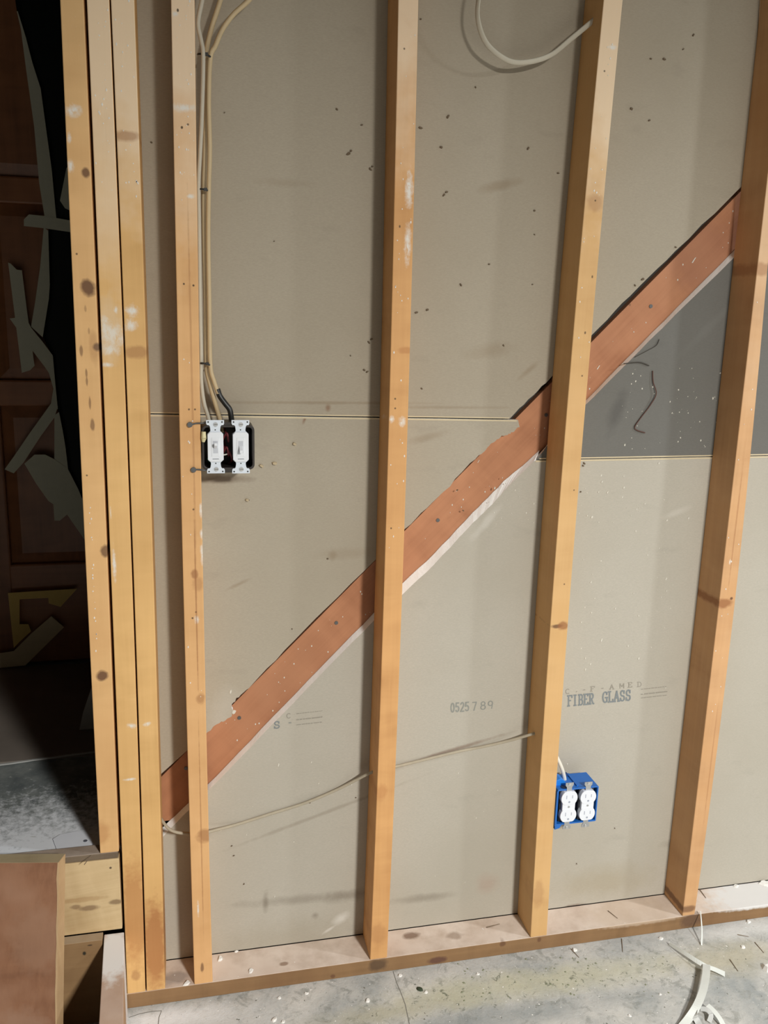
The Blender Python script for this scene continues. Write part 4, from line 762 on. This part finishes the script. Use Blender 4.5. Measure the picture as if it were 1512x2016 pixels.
ribbon([Z(1379, 1986, .013), Z(1392, 1988, .016), Z(1400, 1998, .012), Z(1396, 2012, .004)], .010, .001, 'small rolled white paper curl at the foot of the curved strip', name='paper_curl', mat=plain('dull_paper', srgb(190, 192, 190), .8), wide=(.2, 1, .6), cat='paper')
ribbon([Z(1372, 1982, .008), Z(1368, 2000, .012), Z(1374, 2012, .006), Z(1380, 2026, .002)], .014, .001, 'crumpled white paper scrap under the curved strip', name='paper_curl', mat=bpy.data.materials['dull_paper'], wide=(1, .5, .5), cat='paper')
tp0, tp1 = at(1379, 1794, 'y', -.002), Z(1381, 1861, .001); tp1 = Vector((tp1.x, tp1.y, .001))
ribbon([tp0, tp0.lerp(tp1, .5) + Vector((0, -.004, 0)), tp1], .0042, .001, 'thin white sliver propped against the sole plate', name='white_sliver', wide=(1, .1, 0), taper=(.5, 1))
def chip(u, v, zf, r, label, group, stretch=1.5, ang=0, mat=PLASTER):
    p = Z(u, v, zf); g = G(); n = 7; ca, sa = math.cos(ang), math.sin(ang); lo = []; hi = []
    for i in range(n):
        a = 2 * math.pi * i / n; k = random.uniform(.75, 1.2) * r; x, y = math.cos(a) * k * stretch, math.sin(a) * k
        x, y = x * ca - y * sa, x * sa + y * ca; lo.append((p.x + x, p.y + y, zf)); hi.append((p.x + x * .7, p.y + y * .7, zf + r * random.uniform(.4, .8)))
    g.add(lo + hi, [tuple(range(n - 1, -1, -1)), tuple(range(n, 2 * n))] + [(i, (i + 1) % n, n + (i + 1) % n, n + i) for i in range(n)])
    return tag(g.obj('plaster_chip', mat, origin=(p.x, p.y, zf)), label, 'plaster chip', group)
random.seed(14)
for u, v, r, an in [(434, 1888, .0062, 1.2), (465, 1874, .0035, .3), (494, 1912, .0052, 1.2)]: chip(u, v, PZ, r, 'white plaster chip on the sole plate right of the cable stud', 'chips on the sole plate', 1.5, an)
chip(368, 1936, PZ, .006, 'white plaster chip on the sole plate left of the cable stud', None, 1.7, .8)
for u, v, r, an in [(1449, 1745, .006, 0), (1506, 1741, .011, -.6)]: chip(u, v, PZ, r, 'white plaster chip on the sole plate right of the stained stud foot', 'chips beyond the last stud', 1.5, an)
for u, v, r, an, lab in [(1132, 1871, .006, .2, 'white plaster chip beside a dark splinter in front of the outlet box stud'), (1301, 1848, .005, 0, 'white plaster chip on the floor beyond the tip of the crosswise strip'), (839, 1954, .004, .5, 'white plaster chip on the floor beside the dark green crumb'),
    (788, 1921, .005, .5, 'white plaster chip at the head of the floor seam by the sole plate'), (1474, 1815, .006, .4, 'white plaster chip on the floor against the far end of the sole plate'), (1462, 1865, .005, .2, 'white plaster chip among the splinters to the right of the strips'),
    (540, 2008, .006, .8, 'larger of two white plaster chips lying close together on the floor'), (558, 2012, .004, .8, 'smaller of two white plaster chips lying close together on the floor')]:
    chip(u, v, 0, r, lab, 'chips on the floor', 1.3, an)
for u, v, r, an in [(724, 1971, .005, .9), (603, 1956, .004, .2), (1240, 2000, .0035, 0), (1300, 1958, .003, 0), (941, 1918, .004, 0), (550, 1965, .004, .3)]:
    chip(u, v, 0, r, 'small white plaster chip lying alone on the open concrete floor', 'chips on the floor', 1.3, an)
chip(1512, 1908, 0, .016, 'thick white plaster lump on the floor at the edge of the yellowish patch', None, 1.0, .3)
chip(826, 1948, 0, .006, 'dark green crumb on the floor beside a white chip', None, 1.4, -.8, plain('green_crumb', srgb(52, 62, 44), .8))
SPL = plain('splinter_brown', srgb(122, 106, 88), .85)
def splinter(a, b, z, r, label, group=None, nm='wood_splinter'):
    A, B = Z(*a, z + r), Z(*b, z + r); g = G(); g.cyl(A, B, r, 6, r2=r * .5); return tag(g.obj(nm, SPL, origin=tuple(A)), label, 'splinter', group)
splinter((1197, 1793), (1216, 1808), PZ, .0011, 'dark splinter lying on the sole plate between outlet box and brace stud')
for a, b in [((1224, 1848), (1226, 1874)), ((1486, 1855), (1504, 1876)), ((1437, 1889), (1453, 1912)), ((1452, 1840), (1474, 1844)), ((1124, 1868), (1140, 1885))]: splinter(a, b, 0, .0011, 'dark splinter lying on the concrete floor', 'splinters on the floor')
splinter((958, 1826), (984, 1819), PZ, .0012, 'short grey splinter on the sole plate in the bay with the stamped number')
splinter((1376, 1749), (1390, 1768), PZ, .0012, 'thin splinter leaning at the right side of the stained stud foot')
splinter((166, 1702), (180, 1684), .3935, .001, 'thin splinter stuck over the top of the pine rim board')
WIREM = plain('fibre_brown', srgb(92, 66, 58), .9); WIREG = plain('fibre_grey', srgb(70, 66, 60), .9)
def fibre(pts, r, label, mat):
    P = smooth_path([at(u, v, 'y', y) for u, v, y in pts], 8); g = G(); sweep(g, P, r, None, 6)
    tag(g.obj('loose_fibre', mat, origin=tuple(min(P, key=lambda p: p.z)), smooth=True), label, 'fibre')
fibre([(1285, 730, .0865), (1286, 752, .085), (1292, 775, .083), (1280, 798, .084), (1262, 822, .0865), (1250, 840, .0865), (1254, 847, .0865), (1270, 852, .0865)], .0013, 'reddish brown fibre curling down the dark grey drywall', WIREM)
fibre([(1228, 716, .0862), (1245, 714, .0862), (1262, 714, .0862), (1278, 720, .0862)], .0012, 'dark fibre poking out below the brace edge', WIREG)
fibre([(1250, 703, .0862), (1275, 690, .0862), (1292, 680, .0862), (1298, 668, .0862)], .0009, 'thin cobweb thread with a dark tip below the brace', WIREG)
g = G(); p = W0(1298, 669, .0862); 
random.seed(30)
# floor crumbs nobody could count
def crumbs(n, box_, rs, mat, name, label, seed, z=0.0, floor_par=None):
    random.seed(seed); g = G()
    for _ in range(n):
        u, v = random.uniform(box_[0], box_[2]), random.uniform(box_[1], box_[3])
        p = Z(u, v, z)
        if z == 0 and p.y > -.004: continue
        if z > 0 and (p.y < .004 or p.y > D - .004 or any(a(.06) - .003 < p.x < b(.06) + .003 for a, b in STUDPTS.values())): continue
        r = random.choice(rs) * .001; k = random.uniform(.6, 1.6); a0 = random.random() * 6
        pts = [(p.x + math.cos(a0 + i * 1.57) * r * (k if i % 2 else 1), p.y + math.sin(a0 + i * 1.57) * r * (k if i % 2 else 1)) for i in range(4)]
        g.add([(x, y, z + .00005) for x, y in pts] + [(p.x, p.y, z + r * .45)], [(0, 1, 4), (1, 2, 4), (2, 3, 4), (3, 0, 4), (3, 2, 1, 0)])
    o = g.obj(name, mat, floor_par); 
    tag(o, None if floor_par is not None else label, None, kind='stuff'); return o
crumbs(260, (250, 1790, 1530, 2030), (.8, 1, 1, 1.4, 1.4, 2), PLASTER, 'plaster_crumb', 'tiny white plaster crumbs strewn over the concrete floor', 61, 0, fl)
crumbs(110, (450, 1860, 1530, 2030), (.6, .9, 1.2, 1.6, 2.2), plain('dark_crumb', srgb(112, 112, 102), .9), 'dark_crumb', 'tiny dark crumbs strewn over the concrete floor', 62, 0, fl)
crumbs(70, (900, 1880, 1330, 1970), (1.2, 1.8, 2.6, 3.2), plain('greenish_crumb', srgb(126, 130, 106), .9), 'green_crumb', 'greenish crumbs on the yellowish floor patch', 63, 0, fl)
crumbs(160, (250, 1740, 1530, 1960), (.6, .8, 1.2, 1.6), PLASTER, 'plaster_crumb', 'crumbs', 64, PZ - .0003, plate)
